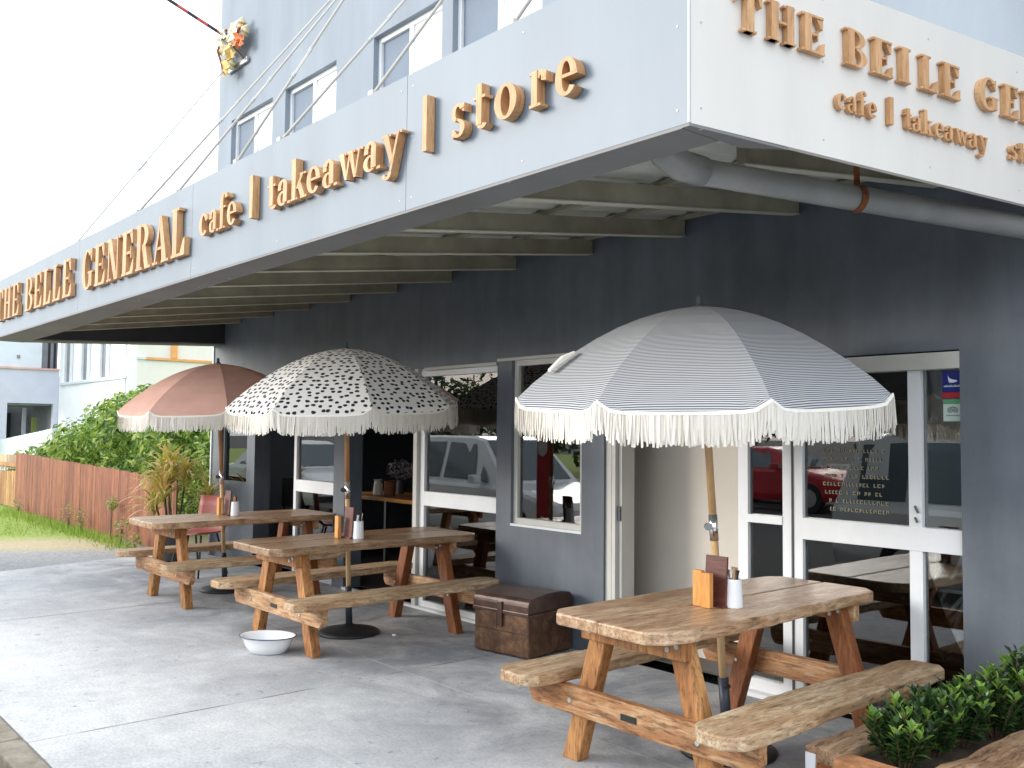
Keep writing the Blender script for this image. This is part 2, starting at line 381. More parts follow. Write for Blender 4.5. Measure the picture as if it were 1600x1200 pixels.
def tag(o, label=None, cat=None, group=None, kind=None):
    if label: o['label'] = label
    if cat: o['category'] = cat
    if group: o['group'] = group
    if kind: o['kind'] = kind
    return o
def thing(name, label, cat, loc=(0, 0, 0), rz=0, group=None):
    o = bpy.data.objects.new(name, None); scene.collection.objects.link(o); o.empty_display_size = .1
    o.location = loc; o.rotation_euler = (0, 0, rz); return tag(o, label, cat, group)
def struct(o): o['kind'] = 'structure'; return o
def box(name, mat, x0, x1, y0, y1, z0, z1, parent=None, bevel=0): return MB().box(x0, x1, y0, y1, z0, z1).build(name, mat, parent, bevel)

# ------------------------------------------------------------------ ground
KB = 1.253
g = MB()
g.quad((-300, -300, -.16), (300, -300, -.16), (300, 300, -.16), (-300, 300, -.16))
struct(g.build('ground', 'asphalt'))
g = MB(); g.prism([(-60, KB + .02), (-11.35, KB + .02), (-11.35, 2.3), (-11.85, 4.0), (-11.85, 4.85), (-11.4, 4.85), (-11.4, 40), (-60, 40)], -.15, -.012)
struct(g.build('lawn', 'lawn_ground'))
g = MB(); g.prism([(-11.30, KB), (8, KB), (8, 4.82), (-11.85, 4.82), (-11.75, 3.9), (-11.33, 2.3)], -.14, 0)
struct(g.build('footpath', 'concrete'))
g = MB(); x = -40.0
while x < 10:
    g.box(x, x + 1.19, KB - .142, KB - .004, -.16, 0.002); x += 1.2
struct(g.build('kerb', 'kerb_concrete', bevel=.012))
struct(MB().quad((-80, -9, -.150), (40, -9, -.150), (40, KB - .14, -.150), (-80, KB - .14, -.150)).build('road', 'asphalt'))
struct(MB().prism([(-80, -40), (60, -40), (60, -9.2), (-80, -9.2)], -.155, -.03).build('verge', 'lawn_ground'))
random.seed(5)
g = MB()
for i in range(5200):     # grass along the fence foot and over the lawn
    if i < 1500: x = random.uniform(-19.6, -12.6); y = 4.32 - abs(random.gauss(0, .14)); h = random.uniform(.05, .16)
    else:
        x = random.uniform(-22, -13.2); y = random.uniform(2.0, 4.3); h = random.uniform(.02, .055)
        if -x - .0 + .55 * y < 16.9: continue
    a_ = random.uniform(0, 6.28); dx, dy = math.cos(a_) * .006, math.sin(a_) * .006; lx, ly = random.gauss(0, .03), random.gauss(0, .03)
    g.add([(x - dx, y - dy, -.012), (x + dx, y + dy, -.012), (x + lx, y + ly, h)], [(0, 1, 2)])
o = g.build('grass', 'grass_blade'); tag(o, 'bright green grass growing along the foot of the red fence', 'grass', kind='stuff')

# ------------------------------------------------------------------ café building
YW = 4.80
bld = thing('cafe_building', 'two storey blue grey painted cafe building with glazed shopfront under its awning', 'building', (-5, YW, 0))
def L(o):  # parent to building keeping world coordinates
    return o
def bp(mb, name, mat, parent=bld, bevel=0, off=Vector((-5, YW, 0))):
    o = mb.build(name, mat, None, bevel); 
    o.parent = parent
    if parent is not None: o.matrix_parent_inverse = Matrix.Translation(-wl(parent))
    return o
def wl(o):
    v_ = Vector(o.location)
    if o.parent is not None: v_ = v_ + wl(o.parent) if o.get('_loc') else v_
    return v_
T = .2
w = MB()
low = [(-11.40, -11.145, 0, 2.12), (-11.145, -10.395, 0, .90), (-10.395, -10.19, 0, 2.12), (-8.37, -8.147, 0, 2.12), (-5.79, -5.61, 0, 2.13), (-5.61, -4.823, 0, .845), (-4.823, -4.60, 0, 2.13), (-2.114, 1.2, 0, 2.0)]
for x0, x1, z0, z1 in low: w.box(x0, x1, YW, YW + T, z0, z1)
w.box(-11.40, -5.79, YW, YW + T, 2.12, 2.36); w.box(-5.79, -4.60, YW, YW + T, 2.13, 2.36); w.box(-4.60, 1.2, YW, YW + T, 2.0, 2.36)
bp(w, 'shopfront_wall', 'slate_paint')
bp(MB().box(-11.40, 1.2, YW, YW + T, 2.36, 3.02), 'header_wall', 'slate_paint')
bp(MB().box(-11.43, -11.402, YW - .015, YW + .1, 0.0, 2.62), 'corner_trim', 'alu_white')
# upper storey with window openings
wins = [(-11.06, -9.93), (-9.61, -8.47), (-7.745, -6.61), (-6.45, -5.285), (-3.2, -1.9 + 3.0)]
w = MB(); ZB, ZTp = 4.30, 5.43
w.box(-11.46, 1.2, YW - .005, YW + T, 3.02, ZB); w.box(-11.46, 1.2, YW - .005, YW + T, ZTp, 9.6)
xs = [-11.46]
for a_, b_ in wins[:4]: xs += [a_, b_]
xs.append(1.2)
for i in range(0, len(xs), 2): w.box(xs[i], xs[i + 1], YW - .005, YW + T, ZB, ZTp)
bp(w, 'upper_wall', 'upper_wall_paint')
w = MB(); w.box(-11.46, -11.26, YW + T, 14, 0, 9.6); w.box(1.0, 1.2, YW + T, 14, 0, 9.6); w.box(-11.46, 1.2, 14, 14.2, 0, 9.6)
bp(w, 'side_wall', 'upper_wall_paint')
bp(MB().box(-11.26, 1.0, YW + T, 14, 9.3, 9.5), 'roof', 'grey_panel')
for a_, b_ in wins[:4]:
    y0 = YW + .055; mid = a_ + (b_ - a_) * .50
    f_ = MB()
    for q in ((a_, b_, ZTp - .05, ZTp), (a_, b_, ZB, ZB + .05), (a_, a_ + .045, ZB + .05, ZTp - .05), (b_ - .045, b_, ZB + .05, ZTp - .05), (mid - .03, mid + .03, ZB + .05, ZTp - .05)):
        f_.box(q[0], q[1], y0, y0 + .05, q[2], q[3])
    fr_ = bp(f_, 'window', 'alu_white')
    l_ = bp(MB().box(a_ + .045, mid - .03, y0 + .03, y0 + .036, ZB + .05, ZTp - .05), 'pane', 'pane_grey', bld); l_.parent = fr_; l_.matrix_parent_inverse = Matrix()
    l_.matrix_parent_inverse = Matrix.Translation((5, -YW, 0)) if False else Matrix()
    fr_.matrix_parent_inverse = Matrix.Translation((5, -YW, 0))
    r_ = MB().box(mid + .03, b_ - .045, y0 + .02, y0 + .026, ZB + .05, ZTp - .05).build('blind', 'blind_white'); r_.parent = fr_

# interior shell
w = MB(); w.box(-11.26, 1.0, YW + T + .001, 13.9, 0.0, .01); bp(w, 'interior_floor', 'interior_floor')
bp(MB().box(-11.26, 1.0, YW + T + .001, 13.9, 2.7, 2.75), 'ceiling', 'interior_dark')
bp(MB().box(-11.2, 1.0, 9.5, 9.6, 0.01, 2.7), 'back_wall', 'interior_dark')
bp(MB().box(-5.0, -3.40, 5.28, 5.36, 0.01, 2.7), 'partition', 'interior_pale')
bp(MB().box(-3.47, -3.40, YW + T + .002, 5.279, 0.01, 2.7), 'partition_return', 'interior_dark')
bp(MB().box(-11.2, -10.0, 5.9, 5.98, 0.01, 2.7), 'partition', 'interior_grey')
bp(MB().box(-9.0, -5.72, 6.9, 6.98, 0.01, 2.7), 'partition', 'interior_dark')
bp(MB().box(-3.63, -3.58, 5.266, 5.279, 1.12, 1.20), 'light_switch', 'interior_pale')

def glazing(name, label, x0, x1, z0, z1, rails=(), stiles=(), mat='alu_white', fw=.05, yf=YW + .03, sides=(1, 1)):
    t_ = bpy.data.objects.new(name, None); scene.collection.objects.link(t_); t_.parent = bld
    t_.matrix_parent_inverse = Matrix.Translation((5, -YW, 0)); t_['label'] = label
    f_ = MB(); yb = yf + .05
    if sides[0]: f_.box(x0, x0 + fw, yf, yb, z0, z1)
    if sides[1]: f_.box(x1 - fw, x1, yf, yb, z0, z1)
    a_ = x0 + (fw if sides[0] else 0); b_ = x1 - (fw if sides[1] else 0)
    f_.box(a_, b_, yf, yb, z1 - fw, z1); f_.box(a_, b_, yf, yb, z0, z0 + fw)
    fo = f_.build('frame', mat); fo.parent = t_
    for ra, rb in rails:
        MB().box(a_, b_, yf - .008, yb - .004, ra, rb).build('rail', mat, t_, .003)
    for sa, sb in stiles:
        MB().box(sa, sb, yf - .003, yb + .004, z0 + fw, z1 - fw).build('stile', mat, t_)
    MB().box(a_, b_, yf + .028, yf + .034, z0 + fw, z1 - fw).build('glass', 'window_glass', t_)
    return t_
glazing('window', 'small window at the far corner with blue sill', -11.145, -10.395, .90, 2.12, mat='slate_paint', fw=.04)
box('sill', 'alu_white', -11.13, -10.40, YW - .03, YW + .03, .885, .915).parent = bld
bld.children[-1].matrix_parent_inverse = Matrix.Translation((5, -YW, 0))
glazing('glass_door', 'glass panel with white mid rail beside the far doorway', -9.275, -8.37, 0.0, 2.12, rails=[(.905, 1.03)], fw=.055, sides=(1, 0))
glazing('glass_door', 'wide glass sliding door behind the dotted umbrella', -6.90, -5.79, 0.0, 2.12, rails=[(.905, 1.03)], fw=.07, sides=(1, 0), mat='alu_white')
bp(MB().box(-6.957, -6.902, YW - .004, YW + .085, 0, 2.12), 'mullion', 'alu_cream')
bp(MB().box(-8.147, -5.79, YW - .02, YW + .03, 0, .022), 'door_track', 'alu_white')
glazing('window', 'upright window between the dark painted piers', -5.61, -4.823, .845, 2.13, mat='alu_cream', fw=.045)
bp(MB().box(-5.61, -4.823, YW - .004, YW + .028, .828, .846), 'window_sill', 'alu_white')
bp(MB().box(-5.79, -4.83, YW - .006, YW + .03, 2.128, 2.15), 'window_head', 'alu_cream')
bp(MB().box(-6.80, -5.80, YW - .006, YW + .03, 2.10, 2.125), 'window_head', 'alu_cream')
jb = MB(); jb.box(-4.60, -4.545, YW + .02, YW + .10, 0, 2.0); jb.box(-4.52, -4.488, YW - .002, YW + .10, 0, 2.0); jb.box(-4.485, -4.456, YW + .03, YW + .16, 0, 2.0)
bp(jb, 'door_jamb', 'alu_cream')
bp(MB().box(-4.487, -4.46, YW + .015, YW + .03, .95, 1.05), 'latch_plate', 'seam_dark')
bp(MB().box(-4.60, -3.48, YW + .0, YW + .10, 1.985, 1.999), 'door_head', 'alu_cream')
bp(MB().box(-3.48, -2.9, YW - .03, YW + .12, 0, .025), 'door_track', 'alu_white')
glazing('glass_door', 'narrow glass sidelight of the entrance', -3.485, -3.10, .026, 1.99, rails=[(1.025, 1.075)], fw=.07)
gd = glazing('glass_door', 'large glass sliding door beside the right hand pier', -3.096, -2.114, .026, 1.962, rails=[(.955, 1.08)], stiles=[(-2.40, -2.33)], fw=.058, sides=(1, 0))
bp(MB().box(-3.485, -2.114, YW - .012, YW + .10, 1.905, 1.99), 'door_head', 'alu_cream')
bp(MB().box(-3.106, -3.098, YW + .02, YW + .09, .03, 1.9), 'gap', 'seam_dark')
# lock on the stile
MB().tube([(-2.365, YW + .02, 1.19), (-2.345, YW + .015, 1.155)], .006, 6).build('lock', 'seam_dark', gd)
MB().tube([(-2.365, YW + .02, 1.13), (-2.35, YW + .015, 1.105)], .006, 6).build('lock', 'seam_dark', gd)
# pale lettering on the glass of the big door: rows of hand lettering too faint to read
random.seed(11); lt = MB()
for row in range(8):
    z = 1.46 - row * .047; x = -2.93 + random.uniform(0, .03) + (.0 if row < 6 else .03); end = -2.52 - random.uniform(0, .05)
    while x < end:
        ww = random.uniform(.009, .018); hh = .020
        k = random.random()
        lt.box(x, x + .005, YW + .053, YW + .0545, z, z + hh)
        if k < .6: lt.box(x + .005, x + ww, YW + .053, YW + .0545, z + hh - .005, z + hh)
        if k > .3: lt.box(x + .005, x + ww, YW + .053, YW + .0545, z, z + .005)
        if k < .3: lt.box(x + ww - .004, x + ww + .001, YW + .053, YW + .0545, z + .005, z + hh - .005)
        x += ww + .009 + (.02 if random.random() < .2 else 0)
lt.build('lettering', 'pale_lettering', gd)

# ------------------------------------------------------------------ stickers on the glass (flat)
YS = YW + .050
def ell(cx, cz, rx, rz, n=20, a0=0, a1=360):
    return [(cx + rx * math.cos(R(a0 + (a1 - a0) * k / n)), cz + rz * math.sin(R(a0 + (a1 - a0) * k / n))) for k in range(n + (0 if a1 - a0 == 360 else 1))]
fy = lambda a_, b_, d: (a_, d, b_)
st1 = thing('sticker', 'blue sticker with white bird mark and red strip at the top corner of the glass', 'sticker', (0, 0, 0))
MB().box(-2.225, -2.122, YS, YS + .001, 1.785, 1.895).build('face', 'sticker_blue', st1)
MB().prism([(-2.196, 1.872), (-2.188, 1.858), (-2.176, 1.852), (-2.150, 1.846), (-2.148, 1.840), (-2.165, 1.834), (-2.186, 1.834), (-2.193, 1.842)], YS - .001, YS - .0003, fy).build('bird_mark', 'paper_white', st1)
tm = MB(); x = -2.218
for k in range(12):
    tm.box(x, x + .0055, YS - .001, YS - .0003, 1.812, 1.818 + (.004 if k % 3 else 0)); x += .0076
tm.build('small_lettering', 'sticker_mint', st1)
MB().box(-2.226, -2.121, YS - .0015, YS + .001, 1.755, 1.784).build('strip', 'sticker_red', st1)
st2 = thing('sticker', 'mint and green sticker with round owl eyed emblem below the blue one', 'sticker', (0, 0, 0))
MB().box(-2.222, -2.121, YS, YS + .001, 1.635, 1.724).build('face', 'sticker_mint', st2)
MB().box(-2.222, -2.121, YS, YS + .001, 1.7245, 1.748).build('band', 'sticker_green', st2)
em = MB()
for cx in (-2.187, -2.160):
    for rr, dd in ((.0135, 0), (.0060, 0)):
        for k in range(16):
            a0, a1 = 2 * math.pi * k / 16, 2 * math.pi * (k + 1) / 16; q = rr - .0035
            em.prism([(cx + rr * math.cos(a0), 1.692 + rr * math.sin(a0)), (cx + rr * math.cos(a1), 1.692 + rr * math.sin(a1)), (cx + q * math.cos(a1), 1.692 + q * math.sin(a1)), (cx + q * math.cos(a0), 1.692 + q * math.sin(a0))], YS - .001, YS - .0003, fy)
em.prism([(-2.199, 1.702), (-2.1735, 1.712), (-2.148, 1.702), (-2.1735, 1.706)], YS - .0012, YS - .0002, fy)
for k in range(9): em.box(-2.206 + k * .0078, -2.2015 + k * .0078, YS - .001, YS - .0003, 1.662, 1.668)
em.build('emblem', 'seam_dark', st2)

# ------------------------------------------------------------------ awning
YF, ZF, ZT, XC = 2.266, 2.52, 3.122, -1.813
XL = -11.42
dv = Vector((.152, .988, 0)).normalized(); nv = Vector((dv.y, -dv.x, 0))
aw = thing('awning', 'deep flat awning with pale blue front board and white side board', 'awning', (0, 0, 0))
px = [XL, -8.20, -5.79, -3.375, XC]
for i in range(4):
    MB().box(px[i] + .0015, px[i + 1] - (.0015 if i < 3 else .0), YF, YF + .022, ZF, ZT).build('front_panel', 'fascia_paint_blue', aw)
MB().box(XL, XC - .02, YF + .023, YF + .05, ZF + .002, ZT - .002).build('backing', 'seam_dark', aw)
def along(s_, off, z): 
    p = Vector((XC, YF, 0)) + dv * s_ + nv * off; return (p.x, p.y, z)
sp = MB()
for z0 in (0,):
    pts = [along(0.004, 0, ZF), along(3.05, 0, ZF), along(3.05, -.022, ZF), along(0.03, -.022, ZF)]
    pt2 = [along(0.004, 0, ZT + .0), along(3.05, 0, ZT + .045), along(3.05, -.022, ZT + .045), along(0.03, -.022, ZT)]
    sp.add(pts + pt2, [(0, 3, 2, 1), (4, 5, 6, 7), (0, 1, 5, 4), (1, 2, 6, 5), (2, 3, 7, 6), (3, 0, 4, 7)])
sp.build('side_panel', 'fascia_paint_white', aw)
MB().box(XC - .004, XC + .003, YF - .003, YF + .004, ZF, ZT).build('corner_strip', 'alu_grey', aw)
# soffit band (box under the front edge), widening to the far end, and corner gusset
g = MB(); g.prism([(XL, YF + .0), (XC - .03, YF + .0), (XC - .03, YF + .185), (-5.4, YF + .20), (-10.2, YF + .34), (XL, YF + .34)], ZF - .012, ZF - .001); g.build('soffit_board', 'soffit_paint', aw)
MB().prism([(XC - .03, YF), (XC + .001, YF), (XC + .065, YF + .44), (XC - .03, YF + .30)], ZF - .010, ZF - .001).build('corner_plate', 'soffit_paint', aw)
g = MB(); pl = [(XC - .05, YF + .185), (-5.4, YF + .20), (-10.2, YF + .34), (XL, YF + .34)]
for (ax, ay), (bx_, by_) in zip(pl, pl[1:]):
    g.prism([(ax, ay - .02), (bx_, by_ - .02), (bx_, by_), (ax, ay)], ZF, ZF + .17)
g.build('inner_board', 'rafter_paint', aw)
# rafters, rising to the wall
def rz_(y): return 2.571 + (y - 2.648) * math.tan(R(7.4))
k = 0; X = -2.178
for k in range(11):
    X = -2.178 - .845 * k; y0 = YF + (.19 if X > -5.4 else .30) + (.62 if k == 0 else 0); y1 = YW - .01
    g = MB(); z0, z1 = rz_(y0), rz_(y1); hh = .105
    for (a_, b_) in ((X - .045, X),):
        g.add([(a_, y0, z0 + .006), (b_, y0, z0 + .006), (b_, y1, z1 + .006), (a_, y1, z1 + .006), (a_, y0, z0 + hh), (b_, y0, z0 + hh), (b_, y1, z1 + hh), (a_, y1, z1 + hh)],
              [(0, 3, 2, 1), (4, 5, 6, 7), (0, 1, 5, 4), (1, 2, 6, 5), (2, 3, 7, 6), (3, 0, 4, 7)])
    ro = g.build('rafter', 'rafter_paint', aw)
    g = MB(); g.add([(X - .052, y0, z0), (X + .008, y0, z0), (X + .008, y1, z1), (X - .052, y1, z1), (X - .052, y0, z0 + .0055), (X + .008, y0, z0 + .0055), (X + .008, y1, z1 + .0055), (X - .052, y1, z1 + .0055)],
              [(0, 3, 2, 1), (4, 5, 6, 7), (0, 1, 5, 4), (1, 2, 6, 5), (2, 3, 7, 6), (3, 0, 4, 7)])
    g.build('rafter_lit_strip', 'rafter_paint_lit', ro)  # paler strip paints the light on the rafter's bottom face
# corrugated roof sheet and battens
g = MB(); ny = 2; x = XL + .05; step = .038; vs = []; i = 0
xe = -1.40
n = int((xe - x) / step)
for i in range(n + 1):
    xx = x + i * step; dz = .009 * (1 if i % 4 in (0, 1) else -1)
    for yy in (YF + .03, YW - .012):
        vs.append((xx, yy, rz_(yy) + .14 + dz))
fs = [(2 * i, 2 * i + 1, 2 * i + 3, 2 * i + 2) for i in range(n)]
# trim the sheet to the side board line
vs = [(min(x_, XC - .04 + (y_ - YF) * .1538), y_, z_) for x_, y_, z_ in vs]
g.add(vs, fs); g.build('roof_sheet', 'roof_sheet', aw)
for yy in (2.95, 3.55, 4.15, 4.7):
    MB().box(XL + .06, XC - .06 + (yy - YF) * .15, yy, yy + .04, rz_(yy) + .107, rz_(yy) + .129).build('batten', 'rafter_paint', aw)
MB().box(XL + .2, -1.5, YW - .045, YW - .004, rz_(YW) + .112, rz_(YW) + .135).build('ledger', 'charcoal_tone', aw)
# far end: closing board seen from inside
g = MB(); g.add([(XL, YF + .34, ZF - .01), (XL + .32, YF + .34, ZF - .01), (XL + .32, YW - .004, 2.615), (XL, YW - .004, 2.615), (XL, YF + .34, ZF + .003), (XL + .32, YF + .34, ZF + .003), (XL + .32, YW - .004, 2.628), (XL, YW - .004, 2.628)],
                [(0, 3, 2, 1), (4, 5, 6, 7), (0, 1, 5, 4), (1, 2, 6, 5), (2, 3, 7, 6), (3, 0, 4, 7)])
g.build('end_soffit', 'end_band_paint', aw)
g = MB(); g.add([(XL + .30, YF + .34, ZF + .004), (XL + .32, YF + .34, ZF + .004), (XL + .32, YW - .004, 2.63), (XL + .30, YW - .004, 2.63), (XL + .30, YF + .34, 2.68), (XL + .32, YF + .34, 2.68), (XL + .32, YW - .004, 2.97), (XL + .30, YW - .004, 2.97)],
                [(0, 3, 2, 1), (4, 5, 6, 7), (0, 1, 5, 4), (1, 2, 6, 5), (2, 3, 7, 6), (3, 0, 4, 7)])
g.build('end_inner_board', 'charcoal_tone', aw)  # shade on this inner face is put into its near black colour
MB().box(XL - .0, XL + .02, YF + .023, YW - .004, 2.64, ZT).build('end_panel', 'fascia_paint_blue', aw)
# screws on the boards
g = MB()
def disc(mb, c, nrm, r_, th, seg=8): mb.tube([Vector(c), Vector(c) + Vector(nrm) * th], r_, seg)
for x in (-8.25, -8.15, -5.84, -5.74, -3.42, -3.33, -1.86, -4.6, -2.6, -7.0):
    for z in (ZF + .05, ZF + .32, ZT - .06): disc(g, (x, YF, z), (0, -1, 0), .0045, .0015)
g.build('screws', 'alu_grey', aw)
g = MB()
for s_ in (.05, .62, 1.22, 1.82, 2.4):
    for z in (ZF + .055, ZF + .33, ZT - .05): disc(g, along(s_, 0, z), nv, .004, .0015)
g.build('screws', 'alu_grey', aw)
# stay rods from the front edge up to the wall
for i, (x, dy, dz) in enumerate([(-6.942, 1.547, 2.09), (-6.177, 1.175, 1.708), (-5.243, .692, 1.203), (-4.677, .794, 1.043), (-3.734, .60, .885), (-2.716, .6, .87)]):
    s_ = dz / dy; p0 = Vector((x, YF + .03, ZT)); p1 = Vector((x, YW, ZT + s_ * (YW - YF - .03)))
    rod = thing('stay_rod', ['white stay rod rising nearest the open sky end of the sign board', 'white stay rod, second from the open sky end of the awning', 'white stay rod crossing the first upper window', 'white stay rod with turnbuckle crossing the second upper window', 'white stay rod crossing the third upper window', 'white stay rod nearest the street corner'][i], 'rod', (0, 0, 0), group='stay rods holding up the awning')
    MB().tube([p0, p1], .0085, 8).build('bar', 'rod_paint', rod, smooth=True)
    d_ = (p1 - p0).normalized(); q = p0 + d_ * [1.05, .95, .75, .95, 1.0, .6][i]
    for sgn in (-1, 1): MB().tube([q + Vector((sgn * .016, 0, 0)), q + d_ * .22 + Vector((sgn * .016, 0, 0))], .005, 6).build('turnbuckle', 'rod_paint', rod)
    for qq in (q - d_ * .02, q + d_ * .20): MB().tube([qq, qq + d_ * .04], .012, 8).build('turnbuckle_nut', 'alu_grey', rod)
    MB().box(x - .02, x + .02, YF + .03, YF + .05, ZT - .06, ZT + .04).build('lug', 'rod_paint', rod)

# gutter pipe under the corner
gp = thing('drain_pipe', 'grey plastic drain pipe slung under the corner of the awning', 'pipe')
p0 = Vector((-2.18, 2.88, 2.55)); p1 = Vector((-1.60, 4.35, 2.47))
el_ = [Vector((-2.225, 2.60, 2.76)), Vector((-2.225, 2.605, 2.65)), Vector((-2.222, 2.635, 2.59)), Vector((-2.21, 2.71, 2.558)), p0]
MB().tube(el_[:-1] + [Vector((-2.195, 2.82, 2.551))], .058, 20).build('elbow', 'pipe_pvc', gp, smooth=True)
MB().tube([Vector((-2.20, 2.80, 2.552)), p0, p0 + (p1 - p0) * 1.15], .051, 20).build('pipe', 'pipe_pvc', gp, smooth=True)
d_ = (p1 - p0).normalized(); q = p0 + d_ * .66
g = MB(); side = d_.cross(Vector((0, 0, 1))).normalized()
for k in range(24):
    a0, a1 = 2 * math.pi * k / 24, 2 * math.pi * (k + 1) / 24; up_ = side.cross(d_)
    pts = []
    for dd_ in (-.014, .014):
        for rr in (.052, .057):
            for aa in (a0, a1): pts.append(q + d_ * dd_ + (side * math.cos(aa) + up_ * math.sin(aa)) * rr)
    g.add(pts, [(0, 2, 3, 1), (4, 5, 7, 6), (0, 1, 5, 4), (2, 6, 7, 3), (0, 4, 6, 2), (1, 3, 7, 5)])
g.box(q.x - .012, q.x + .012, q.y - .002, q.y + .003, q.z + .05, q.z + .15)
g.build('rusty_strap', 'rust', gp)

# ------------------------------------------------------------------ sign lettering (stroke built serif letters)
def arc(cx, cy, rx, ry, tx, ty, a0, a1, n=None):
    n = n or max(4, int(abs(a1 - a0) / 15)); o_ = []; i_ = []
    for k in range(n + 1):
        a_ = R(a0 + (a1 - a0) * k / n); o_.append((cx + rx * math.cos(a_), cy + ry * math.sin(a_))); i_.append((cx + (rx - tx) * math.cos(a_), cy + (ry - ty) * math.sin(a_)))
    return ('A', o_, i_)
def bxs(x0, y0, x1, y1): return ('P', [(x0, y0), (x1, y0), (x1, y1), (x0, y1)])
def pl_(*p): return ('P', list(p))
CAP = {
 'T': (.70, [bxs(.25, 0, .45, 1), bxs(0, .93, .70, 1.001), pl_((0, .93), (0, .70), (.05, .72), (.13, .93)), pl_((.70, .93), (.70, .70), (.65, .72), (.57, .93)), bxs(.15, 0, .55, .06)]),
 'H': (.80, [bxs(.07, 0, .27, 1), bxs(.53, 0, .73, 1), bxs(.27, .47, .53, .54), bxs(0, 0, .34, .055), bxs(.46, 0, .80, .055), bxs(0, .945, .34, 1.001), bxs(.46, .945, .80, 1.001)]),
 'E': (.68, [bxs(.07, 0, .27, 1), bxs(0, .94, .62, 1.001), bxs(0, -.001, .66, .06), bxs(.27, .47, .46, .53), pl_((.62, .94), (.62, .68), (.56, .70), (.44, .94)), pl_((.66, .06), (.68, .34), (.61, .31), (.46, .06)), pl_((.46, .47), (.48, .36), (.50, .36), (.50, .64), (.48, .64), (.46, .53))]),
 'B': (.72, [bxs(.07, 0, .27, 1), bxs(0, -.001, .36, .055), bxs(0, .945, .36, 1.001), arc(.34, .755, .31, .246, .19, .055, -90, 90), arc(.36, .26, .36, .261, .20, .055, -90, 90), bxs(.27, .50, .36, .55)]),
 'L': (.64, [bxs(.07, 0, .27, 1), bxs(0, .945, .36, 1.001), bxs(0, -.001, .62, .06), pl_((.62, .06), (.64, .36), (.57, .33), (.42, .06))]),
 'I': (.36, [bxs(.08, 0, .28, 1), bxs(0, .945, .36, 1.001), bxs(0, -.001, .36, .06)]),
 'G': (.74, [arc(.38, .5, .38, .51, .20, .06, 48, 320), bxs(.50, .06, .70, .44), bxs(.42, .39, .76, .44), pl_((.66, .66), (.68, 1.0), (.62, .98), (.56, .84))]),
 'N': (.80, [bxs(.10, 0, .16, .95), pl_((.05, 1), (.27, 1), (.70, .0), (.50, .0)), bxs(.64, 0, .70, 1), bxs(0, -.001, .27, .055), bxs(0, .945, .20, 1.001), bxs(.53, .945, .80, 1.001)]),
 'R': (.76, [bxs(.07, 0, .27, 1), bxs(0, -.001, .36, .055), bxs(0, .945, .36, 1.001), arc(.34, .74, .33, .261, .20, .055, -90, 90), pl_((.32, .49), (.50, .53), (.70, .0), (.49, .0)), bxs(.48, -.001, .78, .055)]),
 'A': (.80, [pl_((.10, 0), (.16, 0), (.42, .85), (.38, 1)), pl_((.34, 1), (.46, 1), (.74, 0), (.52, 0)), bxs(.20, .29, .58, .35), bxs(0, -.001, .26, .055), bxs(.45, -.001, .80, .055)]),
}
LOW = {
 'c': (.80, [arc(.42, .5, .42, .52, .26, .10, 40, 318), pl_((.58, .62), (.80, .70), (.76, .92), (.56, .90))]),
 'a': (.88, [bxs(.46, .08, .72, .78), arc(.40, .72, .32, .30, .24, .10, 0, 165), pl_((.06, .62), (.28, .62), (.28, .82), (.08, .80)), arc(.36, .27, .34, .29, .22, .08, 60, 330), bxs(.70, -.01, .90, .09)]),
 'f': (.66, [bxs(.14, 0, .40, 1.30), bxs(0, .90, .60, .99), arc(.45, 1.28, .32, .33, .25, .10, 10, 180), bxs(.02, -.001, .54, .08)]),
 'e': (.84, [arc(.42, .5, .42, .52, .25, .10, 8, 322), bxs(.17, .49, .84, .58)]),
 't': (.58, [bxs(.14, .12, .40, 1.34), bxs(0, .90, .56, .99), arc(.40, .22, .27, .24, .24, .10, 180, 330)]),
 'k': (.98, [bxs(.08, 0, .34, 1.62), bxs(0, 1.54, .30, 1.621), bxs(0, -.001, .44, .08), pl_((.33, .44), (.44, .40), (.80, .96), (.70, .99)), pl_((.42, .52), (.60, .66), (.94, .0), (.66, .0)), bxs(.60, -.001, 1.0, .08), bxs(.54, .92, .92, 1.0)]),
 'w': (1.30, [pl_((.08, 1), (.34, 1), (.54, 0), (.42, 0)), pl_((.44, 0), (.52, 0), (.72, .9), (.64, .95)), pl_((.58, 1), (.82, 1), (1.02, 0), (.90, 0)), pl_((.92, 0), (1.0, 0), (1.22, .98), (1.14, .98)), bxs(0, .92, .44, 1.001), bxs(.50, .92, .90, 1.001), bxs(1.04, .92, 1.34, 1.001)]),
 'y': (.98, [pl_((.08, 1), (.36, 1), (.60, .14), (.48, -.04)), pl_((.44, -.22), (.52, -.30), (.90, .98), (.80, .98)), arc(.28, -.30, .24, .24, .15, .12, 190, 370), bxs(0, .92, .46, 1.001), bxs(.66, .92, 1.0, 1.001)]),
 's': (.68, [arc(.34, .74, .32, .28, .20, .09, 25, 245), arc(.34, .26, .33, .28, .21, .09, -155, 65), pl_((.08, .66), (.24, .52), (.62, .34), (.46, .52)), pl_((.50, .78), (.62, .74), (.62, 1.0), (.56, 1.0)), pl_((.02, .0), (.08, .0), (.16, .24), (.02, .28))]),
 'o': (.90, [arc(.45, .5, .45, .52, .26, .09, 0, 360, 28)]),
 'r': (.78, [bxs(.12, 0, .38, 1), bxs(0, -.001, .52, .08), bxs(0, .92, .30, 1.001), arc(.50, .66, .24, .34, .18, .14, 20, 150), pl_((.52, .70), (.74, .66), (.76, .92), (.56, .98))]),
 '|': (.36, [bxs(.05, -.05, .31, 1.75)]),
}
